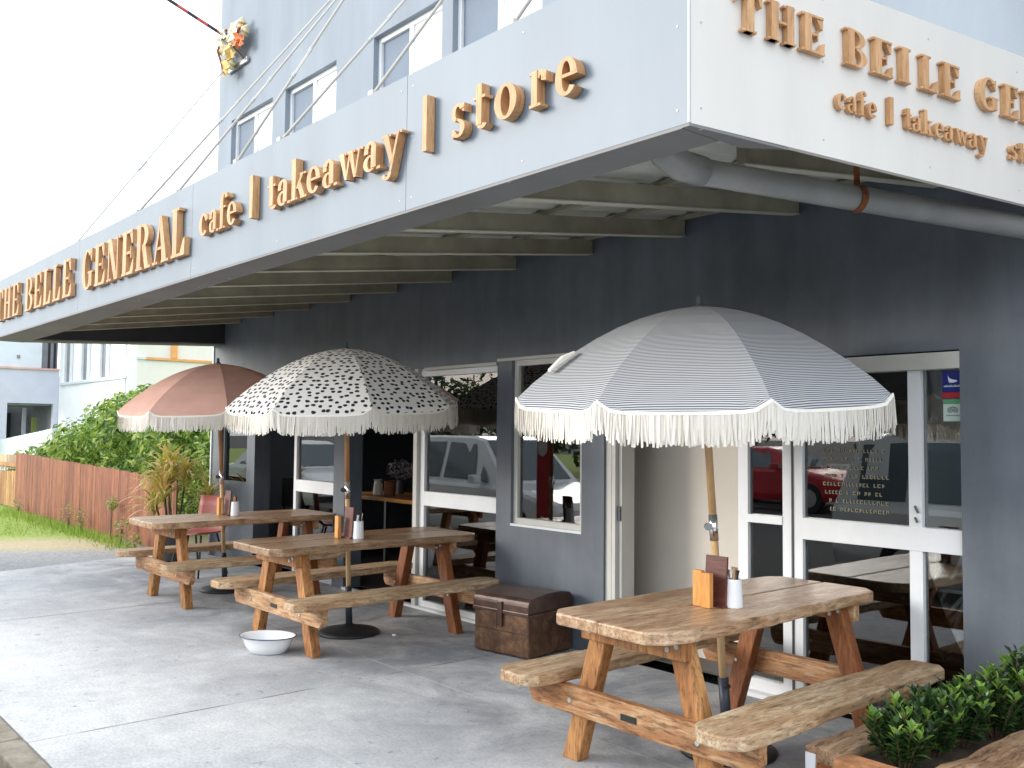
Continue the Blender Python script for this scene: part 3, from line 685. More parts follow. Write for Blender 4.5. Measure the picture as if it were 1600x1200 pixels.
def letter(ch, x0, x1, zb, h, fn, depth, parent, table):
    wd, strokes = table[ch]; g = MB(); sx = (x1 - x0) / wd
    for k, s_ in enumerate(strokes):
        dd = depth - .0012 * k
        if s_[0] == 'P': g.prism([(x0 + a_ * sx, zb + b_ * h) for a_, b_ in s_[1]], 0.0, dd, fn)
        else:
            o_ = [(x0 + a_ * sx, zb + b_ * h) for a_, b_ in s_[1]]; i_ = [(x0 + a_ * sx, zb + b_ * h) for a_, b_ in s_[2]]
            n_ = len(o_); vs = [fn(*p, 0.0) for p in o_] + [fn(*p, 0.0) for p in i_] + [fn(*p, dd) for p in o_] + [fn(*p, dd) for p in i_]
            fs = []
            for j in range(n_ - 1):
                fs += [(2 * n_ + j, 2 * n_ + j + 1, 3 * n_ + j + 1, 3 * n_ + j), (j, j + 1, 2 * n_ + j + 1, 2 * n_ + j), (n_ + j, 3 * n_ + j, 3 * n_ + j + 1, n_ + j + 1), (j, n_ + j, n_ + j + 1, j + 1)]
            fs += [(0, 2 * n_, 3 * n_, n_), (n_ - 1, 2 * n_ - 1, 4 * n_ - 1, 3 * n_ - 1)]
            g.add(vs, fs)
    return g.build('letter', 'letter_wood', parent)
DL = .042
fl = lambda a_, b_, d: (a_, YF - .004 - d, b_)
sg = thing('sign_lettering', 'row of deep orange timber serif letters along the pale blue street board', 'sign', group='raised timber lettering on the awning')
cz, ch_ = 2.662, .318
x = -10.86
for wrd in ("THE", " ", "BELLE", " ", "GENERAL"):
    pass
def run(word, xa, xb, zb, h, fn, depth, parent, table, gap=.10, wts=None):
    ws = [table[c][0] for c in word]; tot = sum(ws) + gap * (len(word) - 1); k_ = (xb - xa) / tot; x_ = xa
    for c, w_ in zip(word, ws): letter(c, x_, x_ + w_ * k_, zb, h, fn, depth, parent, table); x_ += (w_ + gap) * k_
run("THE", -10.93, -10.03, cz, ch_, fl, DL, sg, CAP, .26)
run("BELLE", -9.76, -8.27, cz, ch_, fl, DL, sg, CAP, .22)
run("GENERAL", -7.95, -5.80, cz, ch_, fl, DL, sg, CAP, .17)
lz, lh = 2.735, .132
run("cafe", -5.56, -5.03, lz, lh, fl, DL, sg, LOW, .13)
run("|", -4.865, -4.81, lz, lh, fl, DL, sg, LOW)
run("takeaway", -4.635, -3.355, lz, lh, fl, DL, sg, LOW, .10)
run("|", -3.195, -3.155, lz, lh, fl, DL, sg, LOW)
for c, xa, xb in (('s', -2.99, -2.90), ('t', -2.845, -2.77), ('o', -2.715, -2.585), ('r', -2.515, -2.425), ('e', -2.375, -2.265)): letter(c, xa, xb, lz, lh, fl, DL, sg, LOW)
def fr_s(a_, b_, d): return along(a_, d + .002, b_)
sg2 = thing('sign_lettering', 'two rows of smaller orange timber letters on the white side board', 'sign', group='raised timber lettering on the awning')
cz2, ch2, D2 = 2.858, .131, .024
for c, xa, xb in (('T', .186, .300), ('H', .328, .460), ('E', .487, .607), ('B', .712, .832), ('E', .860, .978), ('I', 1.010, 1.078), ('L', 1.140, 1.245), ('E', 1.268, 1.392), ('G', 1.512, 1.642), ('E', 1.680, 1.795), ('N', 1.82, 1.96), ('E', 1.99, 2.10), ('R', 2.12, 2.25), ('A', 2.26, 2.40), ('L', 2.42, 2.53)):
    letter(c, xa, xb, cz2, ch2, fr_s, D2, sg2, CAP)
z2, h2 = 2.690, .056
run("cafe", .668, .882, z2, h2, fr_s, .02, sg2, LOW, .14)
letter('|', .950, .980, z2, h2, fr_s, .02, sg2, LOW)
run("takeaway", 1.045, 1.575, z2, h2, fr_s, .02, sg2, LOW, .06)
run("store", 1.73, 2.05, z2, h2, fr_s, .02, sg2, LOW, .12)

# ------------------------------------------------------------------ picnic tables
def slab(x0, x1, y0, y1, z0, z1, seed, wob=.012, cut=.05, straight_l=False, straight_r=False):
    random.seed(seed); n = 26; L_, R_ = [], []
    ph = random.uniform(0, 6)
    for i in range(n + 1):
        t_ = i / n; y = y0 + (y1 - y0) * t_
        e_ = min(t_, 1 - t_) * (y1 - y0)
        c_ = max(0, 1 - e_ / cut) ** 1.5 * cut * .8
        wl_ = math.sin(t_ * 7 + ph) * wob + random.gauss(0, wob * .22)
        wr_ = math.sin(t_ * 6 + ph * 2) * wob + random.gauss(0, wob * .22)
        L_.append((x0 + (0 if straight_l else wl_ + c_), y)); R_.append((x1 - (0 if straight_r else wr_ + c_), y))
    poly = R_ + L_[::-1]
    g = MB(); g.prism(poly, z0, z1); return g
def picnic_table(cx, cy, label, seed, topmat, benchmat='wood_bench', wid=.345, plaque=False, rz=0):
    t_ = thing('picnic_table', label, 'picnic table', (cx, cy, 0), rz, 'picnic tables standing out from the shopfront')
    zt = .745
    top = slab(-wid, -.012, -.90, .89, zt - .055, zt, seed, .010, .09, straight_r=True); top2 = slab(-.006, wid, -.905, .90, zt - .056, zt - .001, seed + 1, .016, .10, straight_l=True)
    top.add(top2.v, top2.f); top.build('tabletop', topmat, t_, .009)
    for k, s_ in enumerate((-1, 1)):
        xc = s_ * .575; random.seed(seed + 5 + k)
        b = slab(xc - .125, xc + .13, -.905, .87, .365, .42, seed + 3 + k, .014, .08)
        b.build('bench', benchmat, t_, .009)
    for k, sy in enumerate((-1, 1)):
        yo0, yo1 = (-.655, -.585) if sy < 0 else (.585, .655)
        for sx in (-1, 1):
            g = MB(); poly = [(sx * .475, 0), (sx * .372, 0), (sx * .165, .688), (sx * .268, .688)]
            g.prism(poly, yo0, yo1, lambda a_, b_, d: (a_, d, b_))
            lean = math.atan2(.207, .688)
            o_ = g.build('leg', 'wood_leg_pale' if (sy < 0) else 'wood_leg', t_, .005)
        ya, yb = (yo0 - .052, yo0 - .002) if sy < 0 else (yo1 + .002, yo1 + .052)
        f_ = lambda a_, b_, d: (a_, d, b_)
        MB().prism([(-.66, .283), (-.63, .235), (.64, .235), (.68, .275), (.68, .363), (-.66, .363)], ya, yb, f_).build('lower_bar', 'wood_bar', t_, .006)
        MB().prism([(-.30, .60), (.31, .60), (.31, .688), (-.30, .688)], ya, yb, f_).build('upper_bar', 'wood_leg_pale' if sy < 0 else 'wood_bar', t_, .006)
        yb_ = ya - .004 if sy < 0 else yb + .004
        for (bx_, bz_) in ((-.37, .30), (.38, .29), (-.24, .645), (.22, .64), (.27, .66)):
            g = MB(); disc(g, (bx_, ya if sy < 0 else yb, bz_), (0, sy, 0), .012, .006, 8); g.build('bolt', 'bolt_zinc', t_)
            g = MB(); disc(g, (bx_ * .98, yo1 if sy < 0 else yo0, bz_), (0, -sy, 0), .010, .012, 6); g.build('bolt', 'bolt_zinc', t_)
    if plaque: MB().box(-.045, .045, -.7125, -.7075, .285, .312).build('plaque', 'plaque', t_)
    MB().box(-.02, .02, -.60, .60, .655, .689).build('stretcher', 'wood_edge', t_)
    return t_
picnic_table(-2.835, 3.83, 'sun bleached picnic table under the striped umbrella', 3, 'wood_top_bleached', plaque=True)
picnic_table(-6.262, 3.83, 'brown live edge picnic table under the dotted umbrella with the basin at its foot', 21, 'wood_top_brown', wid=.36, plaque=True, rz=R(.5))
picnic_table(-8.49, 3.83, 'weathered picnic table under the pink umbrella', 40, 'wood_top_bleached', wid=.37)

# ------------------------------------------------------------------ umbrellas
PROF = [(0, 0), (.05, -.005), (.12, -.014), (.21, -.032), (.31, -.060), (.42, -.102), (.53, -.156), (.64, -.220), (.75, -.293), (.85, -.368), (.935, -.445)]
def umbrella(bx_, by_, label, mat, pmat, tilt_px, rot, seed, zap=2.205, strap=False, rad=1.0, lat=.03, fwd=.07):
    u = thing('umbrella', label, 'umbrella', (bx_, by_, 0), 0, 'fringed umbrellas over the picnic tables')
    random.seed(seed)
    ang = math.atan(tilt_px); axis = Vector((-cr.x, -cr.y, 0)).normalized()
    up = Vector((axis.x * math.sin(ang), axis.y * math.sin(ang), math.cos(ang)))
    rotm = Vector((0, 0, 1)).rotation_difference(up).to_matrix().to_4x4(); 
    MB().lathe([(.235, 0), (.24, .012), (.215, .028), (.12, .048), (.045, .062), (.03, .075)], 36).build('base_plate', 'black_iron', u, smooth=True)
    MB().tube([(0, 0, .05), tuple(up * .36)], .026, 14).build('base_tube', 'dark_tube', u, smooth=True)
    g = MB(); disc(g, tuple(up * .33 + Vector((.02, -.01, 0))), (.8, -.5, 0), .012, .04, 8); g.build('knob', 'black_plastic', u)
    MB().tube([tuple(up * .34), tuple(up * 1.04)], .019, 14).build('lower_pole', 'pole_wood', u, smooth=True)
    jt = MB().tube([tuple(up * 1.03), tuple(up * 1.16)], .0215, 14).build('tilt_joint', 'chrome', u, smooth=True)
    g = MB(); disc(g, tuple(up * 1.10 + Vector((-.02, -.02, 0))), (.7, -.72, 0), .019, .03, 10); g.build('joint_knob', 'black_plastic' if pmat != 'pole_wood' else 'chrome', jt)
    MB().tube([tuple(up * 1.15), tuple(up * (zap - .01))], .019, 14).build('upper_pole', pmat, u, smooth=True)
    MB().lathe([(.024, -.012), (.026, 0), (.014, .012), (.013, .045), (.009, .052)], 12, Matrix.Translation(up * zap) @ rotm).build('finial', 'seam_dark', u)
    up2 = Vector((-cr.x * lat - cf.x * fwd, -cr.y * lat - cf.y * fwd, 1)).normalized(); rotm = Vector((0, 0, 1)).rotation_difference(up2).to_matrix().to_4x4()
    mat4 = Matrix.Translation(up * zap) @ rotm @ Matrix.Rotation(R(rot), 4, 'Z')
    can = MB(); nt_ = 12; rib = MB(); fr = MB(); trim = MB()
    def val(t_): return .046 * (1 - abs(2 * t_ - 1) ** 9)
    for p in range(8):
        a0 = R(45 * p - 22.5); a1 = a0 + R(45); d0 = Vector((math.cos(a0), math.sin(a0), 0)); d1 = Vector((math.cos(a1), math.sin(a1), 0))
        rows = []
        for (r_, z_) in PROF + [('v', 0)]:
            row = []
            for k in range(nt_ + 1):
                t_ = k / nt_; vv = 0
                if r_ == 'v':
                    rr, zz = PROF[-1]; rr *= 1.004; vv = val(t_)
                else: rr, zz = r_, z_
                rr *= rad
                p_ = d0.lerp(d1, t_) * rr; bul = 4 * t_ * (1 - t_)
                sag = -.006 * bul * (rr / .935) ** 1.5
                q = Vector((p_.x, p_.y, zz + sag - vv)) + (p_.normalized() * (.010 * (vv / .046)) if rr > 0 else Vector())
                row.append((q, t_, rr, zz, vv))
            rows.append(row)
        sl = [0]
        for i in range(1, len(PROF)): sl.append(sl[-1] + math.hypot(PROF[i][0] - PROF[i - 1][0], PROF[i][1] - PROF[i - 1][1]))
        sl.append(sl[-1] + .052)
        for i in range(len(rows) - 1):
            for k in range(nt_):
                vs = [rows[i][k][0], rows[i + 1][k][0], rows[i + 1][k + 1][0], rows[i][k + 1][0]]
                def uvf(ii, kk):
                    q_ = rows[ii][kk]; cu_ = (q_[1] - .5) * 2
                    return (cu_ * q_[2] * .3827 + p * 3.7, sl[ii] * .96 - .022 * abs(cu_) ** 3 * (q_[2]) + p * .0031)
                uvs = [uvf(i, k), uvf(i + 1, k), uvf(i + 1, k + 1), uvf(i, k + 1)]
                if i == 0: can.add([vs[0], vs[1], vs[2]], [(0, 1, 2)], mat4, [uvs[:3]])
                else: can.add(vs, [(0, 1, 2, 3)], mat4, [uvs])
        # hem trim and fringe strands
        last = rows[-1]
        def edge(t_):
            x_ = t_ * nt_; k = min(nt_ - 1, int(x_)); f_ = x_ - k
            return last[k][0].lerp(last[k + 1][0], f_)
        m_ = 36
        for k in range(m_):
            t0_, t1_ = k / m_, (k + 1) / m_; e0, e1 = edge(t0_), edge(t1_); n0, n1 = e0.copy(), e1.copy(); n0.z = 0; n1.z = 0; n0.normalize(); n1.normalize()
            vs = [e0 + n0 * .002 + Vector((0, 0, .008)), e1 + n1 * .002 + Vector((0, 0, .008)), e1 + n1 * .005 - Vector((0, 0, .006)), e0 + n0 * .005 - Vector((0, 0, .006)),
                  e0 - n0 * .003 + Vector((0, 0, .008)), e1 - n1 * .003 + Vector((0, 0, .008)), e1 - n1 * .001 - Vector((0, 0, .006)), e0 - n0 * .001 - Vector((0, 0, .006))]
            trim.add(vs, [(0, 3, 2, 1), (4, 5, 6, 7), (0, 1, 5, 4), (3, 7, 6, 2)], mat4)
        inv = mat4.to_3x3().inverted(); dn = inv @ Vector((0, 0, -1))
        ns = 135
        for k in range(ns):
            t_ = (k + random.uniform(.1, .9)) / ns; e0 = edge(min(1, t_)); nn = Vector((e0.x, e0.y, 0)).normalized(); tg = Vector((-nn.y, nn.x, 0))
            ln = random.uniform(.105, .138); wd = random.uniform(.0040, .0064)
            top = e0 + nn * random.uniform(-.001, .006) - Vector((0, 0, .006))
            sw = tg * random.gauss(0, .006) + nn * random.gauss(0, .004)
            mid_ = top + dn * ln * .5 + sw * .3; bot = top + dn * ln + sw
            fr.add([top - tg * wd, top + tg * wd, mid_ + tg * wd * 1.0 + nn * .002, mid_ - tg * wd * 1.0 + nn * .002, bot + tg * wd * .9, bot - tg * wd * .9], [(0, 3, 2, 1), (3, 5, 4, 2)], mat4)
        # rib along d0
        pts = [mat4 @ Vector((d0.x * r_ * rad, d0.y * r_ * rad, z_ - .008)) for r_, z_ in PROF[1:]]
        MB().tube(pts, .004, 6).build('rib', 'black_iron', u)
    can.build('canopy', mat, u, smooth=True)
    trim.build('hem_trim', 'trim_cotton', u); fr.build('fringe', 'fringe_cotton', u)
    MB().lathe([(.03, -.05), (.034, 0), (.03, .04)], 12, Matrix.Translation(up * (zap - .42)) @ rotm).build('runner', 'black_plastic', u)
    if strap:
        a_ = R(-61)
        d_ = Vector((math.cos(a_), math.sin(a_), 0))
        sv = MB()
        q0 = Vector((d_.x * .79, d_.y * .79, -.315)); q1 = Vector((d_.x * .66, d_.y * .66, -.228)); tg = Vector((-d_.y, d_.x, 0))
        vs = []
        for q_, h_ in ((q0, .012), (q0 + (q1 - q0) * .5, .03), (q1, .012)):
            for s_ in (-1, 1):
                vs.append(q_ + tg * s_ * .026); vs.append(q_ + tg * s_ * .022 + Vector((0, 0, h_)))
        sv.add(vs, [(0, 2, 3, 1), (1, 3, 7, 5), (5, 7, 11, 9), (0, 1, 5, 4), (4, 5, 9, 8), (2, 6, 7, 3), (6, 10, 11, 7), (8, 9, 11, 10), (0, 4, 6, 2), (4, 8, 10, 6)], mat4)
        sv.build('tie_strap', 'trim_cotton', u, .004)
    return u
VA = math.degrees(math.atan2(-3.87, 2.85))    # direction from the first umbrella back to the street
umbrella(-2.85, 3.86, 'umbrella of fine navy and white stripes with cream fringe', 'canopy_stripe', 'pole_wood', .063, VA - 3.5, 1, 2.205, True)
umbrella(-6.344, 3.80, 'white umbrella scattered with black dabs and cream fringe', 'canopy_dots', 'pole_wood_dark', .030, 3, 2, 2.205, rad=.965, lat=.02, fwd=.06)
umbrella(-8.78, 3.86, 'dusty pink umbrella with cream fringe behind the dotted one', 'canopy_pink', 'pole_wood_dark', .055, 4, 3, 2.215, rad=.985, lat=.03, fwd=.05)

# ------------------------------------------------------------------ things on the tables
def table_set(x, y, z, two, idx, rz=0):
    lab = ['behind the orange blocks on the striped umbrella table', 'on the dotted umbrella table', 'on the pink umbrella table'][idx]
    b_ = thing('menu_board', 'dark red timber menu board ' + lab, 'menu board', (x + .02, y + .035, z), rz, 'menu boards on the picnic tables')
    MB().box(-.062, .062, -.006, .006, 0, .235, Matrix.Rotation(R(-4), 4, 'X')).build('board', 'menu_board_wood', b_, .002)
    MB().box(-.062, .064, -.02, .03, 0, .012).build('foot', 'menu_board_wood', b_)
    for k in range(2 if two else 1):
        o_ = MB().box(-.026, .026, -.014, .014, 0, .168 - .006 * k).build('timber_block', 'orange_block', None, .003)
        o_.location = (x - .035 + .058 * k, y - .018 - .012 * k, z); o_.rotation_euler = (0, 0, rz)
        tag(o_, ['left hand upright orange timber block in front of the menu board', 'right hand upright orange timber block in front of the menu board'][k] + ' on the nearest table' if two else 'upright orange timber block ' + lab, 'timber block', 'orange timber blocks on the tables')
    c_ = thing('cutlery_pot', 'white pot of cutlery ' + ['beside the two orange blocks', 'on the dotted umbrella table', 'on the pink umbrella table'][idx], 'pot', (x + .09, y + .085, z), 0, 'white cutlery pots')
    g = MB(); g.lathe([(.042, 0), (.043, .004), (.036, .13), (.034, .132), (.033, .128), (.034, .12)], 20); g.build('pot', 'paper_white', c_, smooth=False)
    random.seed(60 + idx)
    for k in range(6):
        a_ = random.uniform(0, 6.28); rr = random.uniform(.004, .02); q0 = Vector((rr * math.cos(a_), rr * math.sin(a_), .05)); q1 = q0 * 1.2 + Vector((random.gauss(0, .008), random.gauss(0, .008), random.uniform(.11, .135)))
        MB().tube([q0, q0.lerp(q1, .8), q1], [.004, .005, .008], 6).build('cutlery', ['interior_wood', 'chrome', 'black_plastic', 'fence_pale_wood', 'chrome', 'paper_white'][k], c_)
table_set(-2.775, 3.60, .745, True, 0)
table_set(-6.235, 3.66, .745, False, 1)
table_set(-8.56, 3.72, .745, False, 2)

# ------------------------------------------------------------------ enamel basin, trunk, chip
bw = thing('basin', 'white oval enamel basin with blue rim beside the table leg', 'basin', (-6.15, 3.03, 0), R(35))
MB().lathe([(.115, .0), (.13, .004), (.165, .055), (.185, .10), (.20, .112), (.205, .116), (.20, .12), (.183, .108), (.158, .055), (.12, .012), (.02, .010)], 40, None, 1.0, .78).build('bowl', 'enamel_white', bw, smooth=True)
g = MB(); pts = [(.204 * math.cos(2 * math.pi * k / 40), .204 * .78 * math.sin(2 * math.pi * k / 40), .117) for k in range(41)]
g.tube(pts, .004, 6, False); g.build('rim', 'enamel_blue', bw, smooth=True)
tr = thing('trunk', 'old brown tin trunk with rounded lid against the wall below the window', 'trunk', (-5.10, 4.50, 0), math.atan2(4.309 - 4.248, -4.904 + 5.317)); tr.scale = (1.06, 1.06, 1.08)
MB().box(-.24, .24, -.235, .22, .01, .285).build('body', 'tin_trunk', tr, .012)
pr_ = [(-.243, .288)] + [(-.243 + .05 - .05 * math.cos(R(a_)), .335 + .05 * math.sin(R(a_))) for a_ in range(0, 91, 18)] + [(-.05, .402), (.1, .402)] + [(.175 + .05 * math.sin(R(a_)), .335 + .055 * math.cos(R(a_))) for a_ in range(0, 91, 18)] + [(.225, .288)]
MB().prism(pr_, -.245, .245, lambda a_, b_, d: (d, a_, b_)).build('lid', 'tin_lid', tr, .006)
MB().box(-.246, .246, -.248, -.236, .272, .296).build('lid_rim', 'tin_lid', tr, .004)
MB().box(-.018, .022, -.254, -.244, .19, .35).build('hasp', 'tin_lid', tr, .003)
MB().box(-.17, -.035, -.2385, -.2345, .17, .27).build('lock_plate', 'tin_trunk', tr, .002)
MB().box(-.24, .24, -.2375, -.2345, .155, .163).build('ridge', 'tin_lid', tr)
MB().tube([(.243, -.04, .23), (.262, -.03, .215), (.262, .05, .215), (.243, .06, .23)], .006, 8).build('side_handle', 'black_iron', tr)
o_ = MB().lathe([(.012, 0), (.02, .004), (.014, .012), (.004, .014)], 8, None, 1.2, .8).build('pebble', 'paper_white'); o_.location = (-6.05, 4.02, 0); tag(o_, 'small white chip lying near the round umbrella base', 'chip')

# ------------------------------------------------------------------ chair + potted plant at the far corner
ch = thing('chair', 'rust red moulded chair with black legs behind the pink umbrella table', 'chair', (-9.86, 4.02, 0), R(25))
def shell(w0, w1, pts):
    g = MB(); n_ = 8; vs = []
    for i, (y_, z_) in enumerate(pts):
        ww = w0 + (w1 - w0) * i / (len(pts) - 1)
        for k in range(n_ + 1):
            t_ = k / n_ * 2 - 1; vs.append((ww * t_, y_ - .035 * t_ * t_ * (1 if i > 2 else .2), z_ + (.03 * t_ * t_ if i < 3 else 0)))
    fs = [(i * (n_ + 1) + k, i * (n_ + 1) + k + 1, (i + 1) * (n_ + 1) + k + 1, (i + 1) * (n_ + 1) + k) for i in range(len(pts) - 1) for k in range(n_)]
    g.add(vs, fs); return g
o_ = shell(.23, .185, [(-.22, .455), (0, .44), (.15, .445), (.21, .50), (.235, .60), (.25, .72), (.265, .835)]).build('seat_shell', 'chair_red', ch, smooth=True)
sm_ = o_.modifiers.new("s", 'SOLIDIFY'); sm_.thickness = .012
for sx in (-1, 1):
    MB().tube([(sx * .15, -.12, .44), (sx * .2, -.2, .0)], .011, 8).build('leg', 'black_iron', ch)
    MB().tube([(sx * .15, .12, .44), (sx * .2, .24, .0)], .011, 8).build('leg', 'black_iron', ch)
pt = thing('potted_plant', 'yellow green strappy plant with pink tips in a dark pot at the wall corner', 'plant', (-11.12, 4.22, 0))
MB().lathe([(.14, 0), (.16, .02), (.20, .34), (.21, .36), (.19, .36), (.18, .33)], 24).build('pot', 'pot_dark', pt, smooth=False)
MB().lathe([(.18, .30), (.17, .325), (.01, .33)], 16).build('soil', 'soil', pt)
random.seed(8); lf = MB(); lt_ = MB(); stm = MB()
for s_ in range(7):
    sx, sy = random.gauss(0, .07), random.gauss(0, .06); h_ = random.uniform(.72, 1.2)
    topx, topy = sx * 2.6, sy * 2.6
    stm.tube([(sx, sy, .3), (topx * .8, topy * .8, .3 + (h_ - .3) * .6), (topx, topy, h_)], .012, 6)
    for k in range(44):
        a_ = random.uniform(0, 6.28); ln = random.uniform(.34, .56); el0 = random.uniform(.25, 1.45); wd = random.uniform(.016, .028)
        d_ = Vector((math.cos(a_), math.sin(a_), 0)); tg = Vector((-d_.y, d_.x, 0)); base = Vector((topx, topy, h_ - random.uniform(0, .25)))
        pr0 = base; seg = 5; prev = None; dirv = el0
        for j in range(seg + 1):
            tt = j / seg; ww = wd * (1 - tt * .9) * (.6 + .8 * min(1, tt * 3))
            a__, b__ = pr0 - tg * ww, pr0 + tg * ww
            if prev: lf.add([prev[0], prev[1], b__, a__], [(0, 1, 2, 3)])
            prev = (a__, b__); pr0 = pr0 + (d_ * math.cos(dirv) + Vector((0, 0, math.sin(dirv)))) * (ln / seg); dirv -= .30
stm.build('stem', 'twig', pt); lf.build('foliage', 'strap_leaf', pt)

# ------------------------------------------------------------------ leaf cluster helper
def leaves(mb, c_, rad, n_, size, seed, flat=1.0, up=0.0):
    random.seed(seed)
    for _ in range(n_):
        v_ = Vector((random.gauss(0, 1), random.gauss(0, 1), random.gauss(0, 1))).normalized(); rr = random.uniform(.55, 1.05) ** .6
        p = Vector(c_) + Vector((v_.x * rad[0], v_.y * rad[1], v_.z * rad[2])) * rr
        nrm = (v_ + Vector((random.gauss(0, .6), random.gauss(0, .6), random.gauss(0, .6) + up))).normalized()
        a_ = nrm.orthogonal().normalized(); a_.rotate(Matrix.Rotation(random.uniform(0, 6.28), 3, nrm)); b_ = nrm.cross(a_)
        s_ = size * random.uniform(.6, 1.3); w_ = s_ * .36
        mb.add([p - a_ * s_ * .5, p + b_ * w_ * .5 + nrm * s_ * .05, p + a_ * s_ * .5, p - b_ * w_ * .5 + nrm * s_ * .05], [(0, 1, 2, 3)])

# hedge behind the red fence
hd = thing('hedge', 'big bright green flowering hedge behind the red timber fence', 'hedge', (-16, 6, 0))
hm = MB(); fm = MB(); hs = MB()
random.seed(77)
blobs = []
for i in range(60):
    t_ = random.random(); X = -22.8 + t_ * 11.0
    top = 1.0 + 1.2 * min(1, max(0, (X + 23.2) / 4.8)) if X < -18.6 else 2.2 - .04 * (X + 18.6)
    if X > -13.4: top = 2.2
    Y_ = random.uniform(5.3, 6.9); r_ = random.uniform(.38, .62)
    Z_ = random.uniform(.6, max(.7, top - r_)); blobs.append((X, Y_, Z_, r_))
for i in range(20):
    X = -22.6 + i * .56; top = 1.05 + 1.2 * min(1, max(0, (X + 23.0) / 4.6)); r_ = .4
    blobs.append((X, 6.0 + random.uniform(-.3, .3), top - r_ * .8 + random.uniform(-.08, .1), r_))
for i, (X, Y_, Z_, r_) in enumerate(blobs):
    leaves(hm, (X + 16, Y_ - 6, Z_), (r_ * 1.15, r_, r_ * .9), 330, .14, 900 + i, up=.5)
    if i % 4 == 0: leaves(fm, (X + 16, Y_ - 6, Z_ + .1), (r_ * 1.1, r_, r_), 3, .09, 1900 + i)
for i in range(14): X = -22.4 + i * .72; hs.tube([(X + 16, 0, 0), (X + 16.1, .1, .8), (X + 16.3, 0, 1.3)], .03, 6)
hm.build('foliage', 'hedge_leaf', hd); fm.build('flowers', 'flower_orange', hd); hs.build('stems', 'trunk_bark', hd)

# ------------------------------------------------------------------ fences
def paling(name, label, p0, p1, zt0, zt1, mat, bw=.095, z0=.03, rail=True, cat='fence', shade=None, cap=False):
    f_ = thing(name, label, cat, (p0[0], p0[1], 0)); d_ = Vector((p1[0] - p0[0], p1[1] - p0[1], 0)); L_ = d_.length; d_.normalize(); nn = Vector((d_.y, -d_.x, 0))
    g = MB(); s_ = 0; random.seed(len(label))
    i = 0
    while s_ < L_ - .01:
        e_ = min(L_, s_ + bw); z1 = zt0 + (zt1 - zt0) * s_ / L_ + random.uniform(-.006, .006); o1 = random.uniform(0, .004)
        a_, b_ = d_ * (s_ + .0015), d_ * (e_ - .0015)
        g.add([a_ + nn * o1 + Vector((0, 0, z0)), b_ + nn * o1 + Vector((0, 0, z0)), b_ + nn * (o1 - .018) + Vector((0, 0, z0)), a_ + nn * (o1 - .018) + Vector((0, 0, z0)),
               a_ + nn * o1 + Vector((0, 0, z1)), b_ + nn * o1 + Vector((0, 0, z1)), b_ + nn * (o1 - .018) + Vector((0, 0, z1)), a_ + nn * (o1 - .018) + Vector((0, 0, z1))],
              [(0, 3, 2, 1), (4, 5, 6, 7), (0, 1, 5, 4), (1, 2, 6, 5), (2, 3, 7, 6), (3, 0, 4, 7)]); s_ = e_
    g.build('boards', mat, f_)
    if rail:
        for z in (.3, .8):
            a_, b_ = -nn * .03, d_ * L_ - nn * .03
            g = MB(); g.add([a_ + Vector((0, 0, z)), b_ + Vector((0, 0, z)), b_ - nn * .04 + Vector((0, 0, z)), a_ - nn * .04 + Vector((0, 0, z)), a_ + Vector((0, 0, z + .07)), b_ + Vector((0, 0, z + .07)), b_ - nn * .04 + Vector((0, 0, z + .07)), a_ - nn * .04 + Vector((0, 0, z + .07))],
                            [(0, 3, 2, 1), (4, 5, 6, 7), (0, 1, 5, 4), (1, 2, 6, 5), (2, 3, 7, 6), (3, 0, 4, 7)])
            g.build('rail', mat, f_)
    return f_
# board colour varies board to board
for nm in ('fence_wood', 'fence_tan', 'fence_pale_wood'):
    t = M[nm].node_tree; b = [n for n in t.nodes if n.type == 'BSDF_PRINCIPLED'][0]; src = b.inputs[0].links[0].from_socket
    gg = t.nodes.new("ShaderNodeNewGeometry"); rp = t.nodes.new("ShaderNodeValToRGB"); rp.color_ramp.elements[0].color = (.78, .72, .74, 1); rp.color_ramp.elements[1].color = (1.22, 1.3, 1.2, 1)
    mx = t.nodes.new("ShaderNodeMix"); mx.data_type = 'RGBA'; mx.blend_type = 'MULTIPLY'; mx.inputs[0].default_value = 1
    t.links.new(gg.outputs['Random Per Island'], rp.inputs[0]); t.links.new(src, mx.inputs[6]); t.links.new(rp.outputs[0], mx.inputs[7]); t.links.new(mx.outputs[2], b.inputs[0])
paling('fence', 'red brown vertical board fence along the lawn', (-19.55, 4.40), (-11.5, 4.40), 1.10, .93, 'fence_wood')
paling('fence', 'lower tan board fence beyond the red one', (-24.5, 4.5), (-19.62, 4.5), .62, .74, 'fence_tan')
f2 = paling('fence', 'low cream board strip standing above the tan fence', (-24.5, 4.62), (-19.75, 4.62), .98, 1.04, 'fence_pale_wood', bw=.8, z0=.74, rail=False)
paling('fence', 'pale grey paling fence in front of the lavender house wing', (-30.2, 6.05), (-23.4, 6.0), 1.15, 1.56, 'house_pale', bw=.12)
box_ = None

